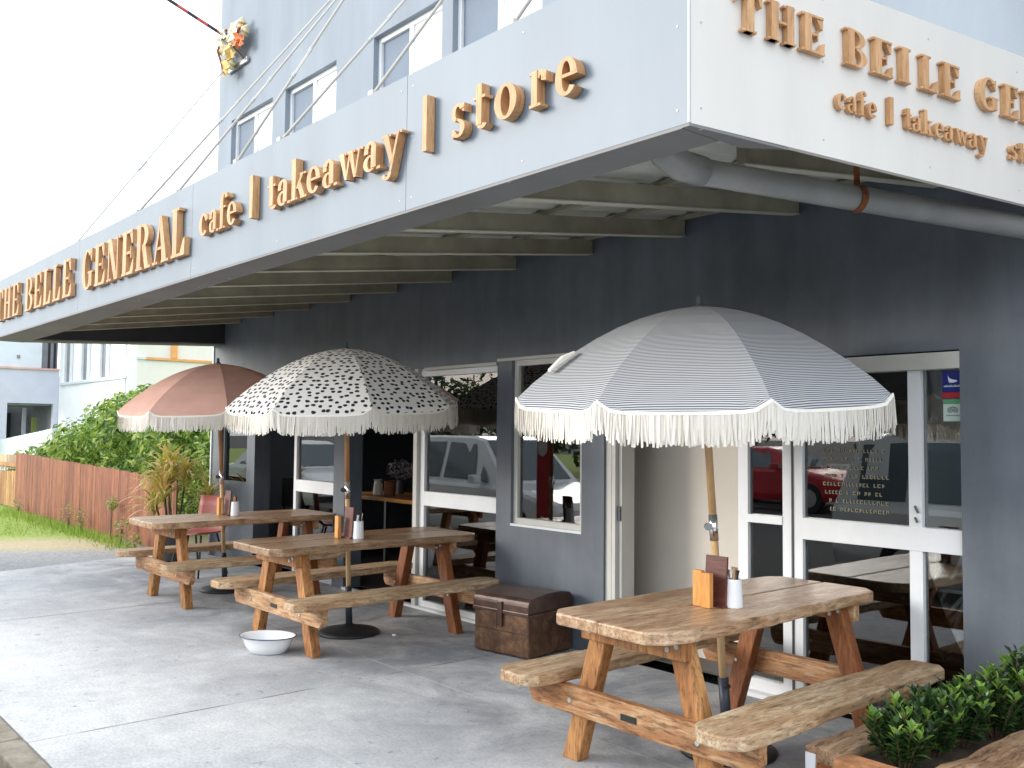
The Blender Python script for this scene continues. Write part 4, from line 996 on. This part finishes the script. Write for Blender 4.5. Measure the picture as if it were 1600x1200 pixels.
# small weeds at the fence foot
for i, (x, y, z, r_, lab) in enumerate([(-13.55, 4.28, .52, .12, 'leafy sprig poking through the red fence'), (-13.0, 4.24, .22, .19, 'green leafy weed at the fence foot nearest the pink umbrella table'), (-12.4, 4.22, .10, .14, 'small weed beside the bench end'), (-15.5, 4.25, .25, .20, 'wispy yellow green weed at the middle of the fence'), (-14.9, 4.27, .22, .16, 'wispy weed just right of the middle of the fence'), (-18.6, 4.25, .16, .16, 'small weed at the far end of the red fence')]):
    wdd = thing('weed', lab, 'weed', (x, y, 0), 0, 'weeds along the fence')
    g = MB(); leaves(g, (0, 0, z), (r_, r_ * .5, r_ * .9), 60, .075 if i < 3 else .05, 300 + i, up=.4); g.build('foliage', 'weed_leaf', wdd)
    g = MB()
    for k in range(4): g.tube([(random.gauss(0, .02), 0, 0), (random.gauss(0, .05), 0, z)], .004, 5)
    g.build('stem', 'twig', wdd)

# ------------------------------------------------------------------ neighbouring houses
hs_ = thing('house', 'white two storey house with a band of upright windows beyond the hedge', 'house', (-27, 8, 0))
w = MB(); X0, X1, YH = -30.6 + 27, -24.35 + 27, 0.0
w.box(X0, X1, YH, .2, 0, 2.95)
wx = [(-30.25, -28.95), (-28.55, -27.25), (-26.85, -25.55)]
w.box(X0, X1, YH, .2, 4.3, 5.4)
w.build('wall', 'house_white', hs_)
cur = X0; g = MB()
for a_, b_ in wx:
    MB().box(cur, a_ + 27, YH, .2, 2.95, 4.3).build('window_pier', 'house_white', hs_); cur = b_ + 27
MB().box(cur, X1, YH, .2, 2.95, 4.3).build('window_pier', 'house_white', hs_)
for a_, b_ in wx:
    f_ = MB().box(a_ + 27, a_ + 27.05, .03, .09, 2.95, 4.3).box(b_ + 26.95, b_ + 27, .03, .09, 2.95, 4.3).box((a_ + b_) / 2 + 26.97, (a_ + b_) / 2 + 27.03, .03, .09, 2.95, 4.3).build('window', 'alu_white', hs_)
    MB().box(a_ + 27.05, a_ + 27.32, .1, .12, 2.95, 4.3).build('pane', 'grey_panel', f_)
    MB().box(a_ + 27.32, b_ + 26.95, .1, .12, 2.95, 4.3).build('blind', 'blind_white', f_)
MB().box(X0 + .2, X1 - .1, -.06, -.005, 2.86, 2.93).build('sill', 'house_pale', hs_)
MB().box(X1 - .25, X1 - .18, -.03, -.002, 1.0, 5.4).build('downpipe', 'house_pale', hs_)
w = MB(); w.box(X1 - .2, X1, .2, 9, 0, 5.4); w.build('end_wall', 'house_cream_shaded', hs_)  # cream with the end wall's slight shade put into it
MB().box(X1 + .002, X1 + .05, .42, 8.9, 3.36, 3.42).build('string_course', 'orange_trim', hs_)
MB().box(X1 + .002, X1 + .06, 1.06, 1.22, 3.42, 5.4).build('trim_post', 'orange_trim', hs_)
MB().box(X1 + .002, X1 + .04, .2, 1.0, 3.36, 3.42).build('trim', 'house_pale', hs_)
MB().box(X0, X1, .2, 9, 5.38, 5.5).build('roof', 'grey_panel', hs_)
wg = thing('house', 'lavender grey house wing with a dark carport opening', 'house', (-30.62, 0, 0))
w = MB(); w.box(-.2, -.0, 2.0, 6.60, 0, 3.32); w.box(-.2, 0, 6.60, 7.86, 2.31, 3.32); w.box(-.2, 0, 7.86, 8.0, 0, 3.32); w.build('wall', 'house_lavender', wg)
w = MB(); w.box(-.24, -.03, 2.0, 7.50, 3.38, 5.6); w.build('upper_wall', 'house_pale', wg)
MB().box(-.3, -.24, 7.50, 8.0, 3.38, 5.6).build('shutter', 'grey_panel', wg)
for y_ in (7.72, 7.88): MB().box(-.24, -.2, y_, y_ + .06, 3.38, 5.6).build('slot', 'dark_void', wg)
MB().box(-.25, .05, 2.0, 8.0, 3.321, 3.379).build('string_course', 'salmon_trim', wg)
MB().box(-.03, -.0, 6.82, 6.90, 3.64, 3.74).build('vent', 'grey_panel', wg)
w = MB(); w.box(-3, -2.9, 4.5, 9.5, 0, 3.3); w.box(-2.9, -.2, 7.95, 8.05, 0, 3.3); w.build('carport_back', 'grey_panel', wg)
MB().box(-2.6, -.2, 6.5, 7.95, 2.25, 2.30).build('carport_ceiling', 'grey_panel', wg)
MB().box(-2.895, -2.7, 6.75, 7.3, 0, 2.05).build('garage_door', 'dark_void', wg)
MB().box(-1.5, -1.4, 7.35, 7.45, 0, 2.2).build('post', 'house_lavender', wg)
MB().box(-1.2, -1.1, 7.55, 7.68, 0, 1.9).build('yellow_post', 'weed_leaf', wg)
MB().box(-6, -.2, 2.0, 8, 5.6, 5.7).build('roof', 'grey_panel', wg)

# ------------------------------------------------------------------ service bracket and cables on the wall corner
sb = thing('cable_bracket', 'electrical service bracket with cream insulators and torn orange and yellow wrapping', 'bracket', (-11.12, YW - .02, 6.30))
MB().box(-.03, .55, -.03, -.004, -.26, -.20).box(-.03, .03, -.03, -.004, -.199, .2).build('bar', 'steel', sb)
random.seed(14)
for k, (x, z) in enumerate([(.10, .12), (.30, .16), (.52, .20), (.62, .08), (.34, .0), (.08, -.16), (.24, -.22)]):
    MB().lathe([(.02, -.07), (.055, -.05), (.035, -.02), (.06, .01), (.03, .05), (.015, .07)], 10, Matrix.Translation((x, -.09, z)) @ Matrix.Rotation(random.uniform(-1, 1), 4, 'Y')).build('insulator', 'cream_ceramic', sb)
for k, (x, z, s_, mt) in enumerate([(.50, .04, .15, 'tag_orange'), (.58, -.06, .11, 'tag_orange'), (.18, -.27, .13, 'tag_yellow'), (.12, .04, .17, 'cream_ceramic'), (.30, -.10, .13, 'tag_yellow'), (.10, .18, .12, 'trim_cotton'), (.34, .14, .16, 'trim_cotton')]):
    g = MB(); n_ = 4; vs = []
    for i in range(n_ + 1):
        for j in range(n_ + 1): vs.append((x + (i / n_ - .5) * s_ * 1.5 + random.gauss(0, .014), -.13 + random.gauss(0, .025), z + (j / n_ - .5) * s_ * 1.3 + random.gauss(0, .014)))
    g.add(vs, [(i * (n_ + 1) + j, i * (n_ + 1) + j + 1, (i + 1) * (n_ + 1) + j + 1, (i + 1) * (n_ + 1) + j) for i in range(n_) for j in range(n_)])
    g.build('wrapping', mt, sb)
MB().tube([(0, -.06, .25), (.1, -.16, .1), (.36, -.14, -.05), (.5, -.05, -.22)], .014, 6).build('strap', 'black_iron', sb)
MB().tube([(.0, -.06, .3), (-.02, -.16, .0), (.06, -.1, -.28)], .016, 6).build('strap', 'rust', sb)
cb = MB(); pts = []
A_, B_ = Vector((-11.10, 4.70, 6.50)), Vector((-12.2, -4.0, 10.9))
for k in range(25): t_ = k / 24; pts.append(A_.lerp(B_, t_) - Vector((0, 0, 4 * .22 * t_ * (1 - t_))))
cb.tube(pts, .021, 8); o_ = cb.build('cable', 'striped_cable', smooth=True); tag(o_, 'red and black striped service cable running up from the bracket', 'cable')
st = thing('stay_wire', 'thin grey stay wire from the bracket down to the sign board', 'wire')
p0, p1 = Vector((-8.466, YF + .03, ZT)), Vector((-11.10, YW - .05, 6.15)); d_ = (p1 - p0).normalized()
MB().tube([p0, p1], .008, 6).build('wire', 'alu_grey', st); q = p0.lerp(p1, .33)
MB().tube([q, q + d_ * .2], .014, 8).build('turnbuckle', 'steel', st)
o_ = MB().tube([(-60, 30, 13), (-30, 10, 9.8), (20, -30, 9)], .02, 5).build('power_line', 'alu_grey'); bpy.data.objects.remove(o_)

# ------------------------------------------------------------------ planter of old sleepers
pl = thing('planter', 'low planter of weathered timber sleepers at the corner pier', 'planter', (-2.16, 3.44, 0), R(-1.5))
def sleeper(x0, x1, y0, y1, z0, z1, seed, name='sleeper', mat='sleeper_wood'):
    g = MB(); random.seed(seed); n_ = 14; vs = []
    for i in range(n_ + 1):
        y = y0 + (y1 - y0) * i / n_
        for (xx, zz) in ((x0, z0), (x1, z0), (x1, z1), (x0 + (x1 - x0) * .5, z1 + .006), (x0, z1)):
            vs.append((xx + random.gauss(0, .004), y + (random.gauss(0, .002) if i in (0, n_) else 0), zz + (random.gauss(0, .005) if zz > z0 else 0)))
    fs = [(i * 5 + k, i * 5 + (k + 1) % 5, (i + 1) * 5 + (k + 1) % 5, (i + 1) * 5 + k) for i in range(n_) for k in range(5)] + [(4, 3, 2, 1, 0), tuple(n_ * 5 + k for k in range(5))]
    g.add(vs, fs); return g.build(name, mat, pl, .006)
sleeper(0, .145, 0, 1.33, 0, .295, 1)
sleeper(.47, .66, -.12, 1.33, 0, .30, 2)
MB().box(.15, .44, -.04, .085, 0.0, .285).build('end_block', 'brick_orange', pl, .008)
MB().box(.150, .465, .088, 1.33, .0, .255).build('soil', 'soil', pl)
MB().box(.006, .05, -.006, -.001, .12, .27).build('paint_patch', 'paper_white', pl)
MB().box(.06, .12, -.006, -.001, .02, .24).build('paint_patch', 'rust', pl)
random.seed(31)
def shrub(x, y, h, r_, seed, label):
    s_ = thing('shrub', label, 'shrub', (x, y, .255), 0, 'glossy green shrubs in the sleeper planter'); random.seed(seed)
    lm = MB(); tm_ = MB(); sm2 = MB()
    for k in range(38):
        a_ = random.uniform(0, 6.28); rr = random.uniform(.15, 1.15) * r_; hh = h * random.uniform(.62, 1.0) * (1 - .22 * (rr / r_) ** 2)
        q = Vector((math.cos(a_) * rr, math.sin(a_) * rr, hh)); b0 = Vector((q.x * .25, q.y * .25, 0)); sm2.tube([b0, b0.lerp(q, .6) + Vector((0, 0, .02)), q], .0035, 5)
        nl = 26
        for j in range(nl):
            t_ = .22 + .78 * j / nl; p = b0.lerp(q, t_); az = j * 2.4 + random.gauss(0, .3); el = .25 + .75 * (j / nl) + random.gauss(0, .2)
            d_ = Vector((math.cos(az) * math.cos(el), math.sin(az) * math.cos(el), math.sin(el))); ln = random.uniform(.042, .066) * (1.0 if j < nl - 7 else 1.05); wv = Vector((-math.sin(az), math.cos(az), 0)) * ln * .21
            tgt = tm_ if (j >= nl - 6 and k % 3 == 0) else lm
            m_ = p + d_ * ln * .55 + Vector((0, 0, .004)); e_ = p + d_ * ln - Vector((0, 0, .006))
            tgt.add([p, m_ + wv, e_, m_ - wv], [(0, 1, 2, 3)])
    lm.build('foliage', 'shrub_leaf', s_); tm_.build('new_leaves', 'shrub_tip', s_); sm2.build('stems', 'twig', s_)
for i, (x, y, h, r_, lab) in enumerate([(-1.84, 3.62, .27, .125, 'glossy shrub at the open end of the sleeper planter'), (-1.83, 3.84, .27, .12, 'glossy shrub second from the open end of the planter'), (-1.80, 4.06, .28, .12, 'glossy shrub in the middle of the planter'), (-1.76, 4.28, .30, .13, 'glossy shrub second from the wall'), (-1.72, 4.50, .36, .13, 'tallest glossy shrub close to the wall')]):
    shrub(x, y, h, r_, 500 + i, lab)

# ------------------------------------------------------------------ interior furniture seen through glass and doorways
def itable(x0, x1, y0, y1, z, mat, label):
    t_ = thing('indoor_table', label, 'table', ((x0 + x1) / 2, (y0 + y1) / 2, .01)); hx, hy = (x1 - x0) / 2, (y1 - y0) / 2
    MB().box(-hx, hx, -hy, hy, z - .04, z).build('tabletop', mat, t_, .004)
    for sx in (-1, 1):
        for sy in (-1, 1): MB().box(sx * (hx - .06) - .02, sx * (hx - .06) + .02, sy * (hy - .06) - .02, sy * (hy - .06) + .02, 0, z - .041).build('leg', 'black_iron', t_)
    return t_
itable(-9.2, -7.75, 5.35, 6.0, .86, 'interior_wood', 'dark timber table with a jug inside the middle doorway')
jg = thing('jug', 'cream jug standing on the dark table inside the doorway', 'jug', (-8.67, 5.52, .872))
MB().lathe([(.05, 0), (.055, .01), (.045, .11), (.038, .14), (.048, .165), (.04, .16)], 18).build('body', 'jug_cream', jg)
MB().tube([(.045, 0, .13), (.085, 0, .12), (.08, 0, .05), (.052, 0, .04)], .007, 6).build('handle', 'jug_cream', jg)
o_ = MB().lathe([(.055, 0), (.06, .01), (.062, .15), (.05, .16), (.045, .15)], 18).build('pot', 'terracotta'); o_.location = (-8.50, 5.56, .872); tag(o_, 'brown glazed pot beside the cream jug', 'pot')
fl_ = thing('dried_flowers', 'bunch of dried grey flowers behind the jug and pot', 'flowers', (-8.62, 5.78, .872))
MB().lathe([(.04, 0), (.05, .05), (.04, .15), (.035, .15)], 12).build('vase', 'pot_dark', fl_)
g = MB(); leaves(g, (0, 0, .27), (.2, .14, .11), 420, .03, 4); g.build('blooms', 'dry_flower', fl_)
def ichair(x, y, rz, mat, label, frame='black_iron', seat=.45, back=.82):
    c_ = thing('indoor_chair', label, 'chair', (x, y, .01), rz)
    MB().box(-.2, .2, -.2, .2, seat - .03, seat).build('seat', mat, c_, .008)
    MB().box(-.2, .2, .18, .20, seat + .14, back).build('backrest', mat, c_, .008)
    for sx in (-1, 1):
        MB().tube([(sx * .17, -.17, seat - .03), (sx * .19, -.2, 0)], .012, 8).build('leg', frame, c_)
        MB().tube([(sx * .17, .19, back - .05), (sx * .17, .18, seat), (sx * .19, .23, 0)], .012, 8).build('leg', frame, c_)
ichair(-10.25, 5.5, R(200), 'black_plastic', 'black chair inside the far doorway', back=.98, seat=.5)
ichair(-7.05, 5.75, R(170), 'terracotta', 'brown chair behind the sliding door glass', back=.80)
itable(-7.4, -6.3, 6.0, 6.7, .74, 'interior_dark', 'dark table behind the sliding glass door')
bn = thing('bench_seat', 'orange plywood bench inside the right hand door', 'bench', (-3.17, 5.60, .01))
MB().prism([(-.26, .02), (-.22, .0), (.22, .0), (.26, .02), (.26, .19), (.22, .22), (-.22, .22), (-.26, .19)], 0, .02, lambda a_, b_, d: (a_, d, b_ + .655)).build('backrest', 'interior_wood', bn, .006)
MB().box(-.26, .26, -.30, -.001, .42, .46).build('seat', 'interior_wood', bn, .006)
MB().box(-.2, .2, -.25, -.1, 0, .419).build('plinth', 'interior_dark', bn)
bn2 = thing('bench_seat', 'second orange plywood backrest close to the glass', 'bench', (-2.72, 5.45, .01))
MB().prism([(-.16, .04), (-.12, .0), (.16, .0), (.16, .27), (-.14, .27)], 0, .02, lambda a_, b_, d: (a_, d, b_ + .61)).build('backrest', 'interior_wood', bn2, .02)
MB().box(-.16, .16, -.25, -.001, .42, .46).build('seat', 'interior_wood', bn2, .006)
MB().box(-.12, .12, -.2, -.1, 0, .419).build('plinth', 'interior_dark', bn2)
itable(-3.42, -2.75, 5.06, 5.18, .62, 'interior_floor', 'dark table just inside the right hand door')
for k in range(2):
    wc = thing('stacked_chair', ['white tube stacking chair behind the door glass, lower of the stack', 'white tube stacking chair behind the door glass, upper of the stack'][k], 'chair', (-2.36, 5.30 + .02 * k, .01 + .28 * k), R(8), 'white chairs stacked inside the door')
    MB().box(-.19, .22, -.2, .2, .42, .44).build('seat', 'alu_white', wc, .006)
    for a_ in (-1, 1):
        MB().tube([(-.02, a_ * .17, .60), (-.20, a_ * .17, .0 if k == 0 else .2)], .011, 8).build('leg', 'alu_white', wc, smooth=True)
        MB().tube([(.08, a_ * .17, .42), (-.10, a_ * .17, .02 if k == 0 else .2)], .011, 8).build('leg', 'alu_white', wc, smooth=True)
    MB().tube([(-.12, -.17, .3), (-.12, .17, .3)], .009, 6).build('stretcher', 'alu_white', wc)

# ------------------------------------------------------------------ what the glass mirrors: parked cars, a banner and trees across the road
def car(label, xr, yc, flip, body='car_white', wagon=True, H_=1.48, L_=4.5, z0=-.15, group='parked cars mirrored in the shop glass'):
    c_ = thing('parked_car', label, 'car', (xr, yc, z0), 0 if not flip else math.pi, group)
    W = .86
    # stations: x, zbottom, zbelt, zroof, half roof width
    S = [(0, .42, .62, .64, .74), (.06, .30, .72, .74, .78), (.7, .24, .86, .88, .78), (1.22, .24, .92, .96, .74), (1.85, .24, .94, H_ - .06, .62), (2.1, .24, .94, H_ - .01, .64), (2.9, .24, .95, H_, .65)]
    S += [(3.9, .24, .95, H_ - .01, .65), (4.2, .26, .95, H_ - .05, .64), (4.43, .30, .93, .98, .74), (4.5, .42, .80, .82, .74)] if wagon else [(3.3, .24, .95, H_ - .04, .62), (3.85, .26, .96, 1.02, .74), (4.43, .30, .90, .94, .78), (4.5, .42, .80, .82, .74)]
    vs = []
    for (x, zb, zl, zr, hw) in S:
        wl_ = W if .05 < x < 4.45 else W - .10
        vs += [(-x, -wl_ + .05, zb), (-x, -wl_, zb + .15), (-x, -wl_, zl - .06), (-x, -wl_ + .03, zl), (-x, -hw, zr - .03), (-x, -hw + .08, zr), (-x, hw - .08, zr), (-x, hw, zr - .03), (-x, wl_ - .03, zl), (-x, wl_, zl - .06), (-x, wl_, zb + .15), (-x, wl_ - .05, zb)]
    n_ = 12; fs = []
    for i in range(len(S) - 1):
        for k in range(n_): fs.append((i * n_ + k, (i + 1) * n_ + k, (i + 1) * n_ + (k + 1) % n_, i * n_ + (k + 1) % n_))
    fs += [tuple(range(n_)), tuple((len(S) - 1) * n_ + k for k in range(n_))[::-1]]
    g = MB(); g.add(vs, fs); g.build('body', body, c_, smooth=False)
    # side windows, slightly proud of the glasshouse
    def side(xa, xb, sgn, f0=.08, f1=.90, xa2=None, xb2=None):
        def at(x, f_):
            for (s0, s1) in zip(S, S[1:]):
                if s0[0] <= x <= s1[0]:
                    u_ = (x - s0[0]) / (s1[0] - s0[0]); zl = s0[2] + (s1[2] - s0[2]) * u_; zr = s0[3] + (s1[3] - s0[3]) * u_; hw = s0[4] + (s1[4] - s0[4]) * u_; break
            return Vector((-x, sgn * ((W - .03) + (hw - W + .03) * f_ + .006), zl + (zr - .03 - zl) * f_))
        q = [at(xa, f0), at(xb, f0), at(xb2 or xb, f1), at(xa2 or xa, f1)]
        g_ = MB(); g_.add(q, [(0, 1, 2, 3)]); g_.build('side_window', 'car_glass', c_)
    for sgn in (-1, 1):
        side(1.50, 1.72, sgn, .10, .55, 1.70); side(1.80, 2.62, sgn, .08, .9, 1.98); side(2.72, 3.5, sgn)
        if wagon: side(3.6, 4.15, sgn)
    g = MB(); g.add([(-1.25, -.66, .985), (-1.25, .66, .985), (-1.83, .56, H_ - .085), (-1.83, -.56, H_ - .085)], [(0, 1, 2, 3)]); 
    g.add([], []); wsd = g.build('windscreen', 'car_glass', c_); wsd.location.z = .012
    for x in (.85, 3.55):
        for sgn in (-1, 1):
            wh = MB().tube([(-x, sgn * .70, .33), (-x, sgn * .875, .33)], .33, 24).build('wheel', 'tyre', c_)
            MB().tube([(-x, sgn * .87, .33), (-x, sgn * .885, .33)], .2, 16).build('rim', 'steel', wh)
    for sgn in (-1, 1):
        g = MB(); g.tube([(-.10, sgn * .62, .66), (-.03, sgn * .62, .66)], .09, 12); g.build('headlight', 'chrome', c_)
    MB().box(-.06, .02, -.8, .8, .34, .46).build('bumper', 'black_plastic', c_)
    MB().box(-1.75, -1.60, -1.02, -.87, .95, 1.08).build('mirror', body, c_, .02); MB().box(-1.75, -1.60, .87, 1.02, .95, 1.08).build('mirror', body, c_, .02)
car('white wagon parked by the kerb, mirrored in the sliding door', -9.3, .10, False, H_=1.66)
car('tall white wagon mirrored in the large right hand glass door', -1.25, -.78, False, H_=1.76)
car('red car on the far side of the road', -10.6, -9.6, False, body='red_paint', wagon=False, H_=1.45)
car('white sedan beyond the dotted umbrella, mirrored beside the far doorway', -16.0, .05, False, wagon=False, H_=1.5)
bn_ = thing('banner_sign', 'red teardrop banner mirrored in the upright window', 'banner', (-8.93, 1.60, 0), R(0))
MB().prism([(-.02, .35), (.26, .35), (.26, 1.30), (.22, 1.48), (.12, 1.58), (0, 1.6), (-.02, 1.5)], 0, .012, fy).build('flag', 'red_banner', bn_)
MB().prism(ell(.08, 1.38, .09, .12), .0125, .016, fy).build('white_disc', 'paper_white', bn_)
MB().tube([(-.03, 0, 0), (-.03, 0, 1.62)], .012, 8).build('pole', 'steel', bn_)
MB().box(-.2, .3, -.15, .15, 0, .03).build('foot', 'black_iron', bn_)
for c, xa, xb in (('o', .15, .24), ('s', .03, .12)):
    letter(c, xa, xb, .40, .09, lambda a_, b_, d: (.27 - a_, .0125 + d * .2, b_), .01, bn_, LOW).active_material
for o_ in [o for o in bn_.children if o.name.startswith('letter')]: o_.data.materials[0] = M['paper_white']
random.seed(99)
for i in range(9):
    x = -34 + i * 5.2 + random.uniform(-1, 1); y = -15.5 - random.uniform(0, 3); h = random.uniform(4.3, 5.4)
    tt = thing('tree', ['wide dark tree', 'tall dark tree', 'round dark tree', 'dense dark tree', 'spreading dark tree', 'leaning dark tree', 'broad dark tree', 'low dark tree', 'bushy dark tree'][i] + ' on the verge across the road', 'tree', (x, y, -.03), 0, 'trees across the road')
    MB().tube([(0, 0, 0), (.1, .05, 1.5), (.2, .1, 3.2), (.1, 0, h * .7)], [.22, .17, .13, .06], 8).build('trunk', 'trunk_bark', tt)
    g = MB()
    for k in range(16):
        a_ = random.uniform(0, 6.28); rr = random.uniform(0, 1.9); cz_ = random.uniform(1.0, h - .7)
        leaves(g, (rr * math.cos(a_), rr * math.sin(a_), cz_), (1.15, 1.15, .95), 130, .42, 3000 + i * 50 + k)
    g.build('crown', 'tree_leaf', tt)
random.seed(123)
bpy.context.view_layer.update()
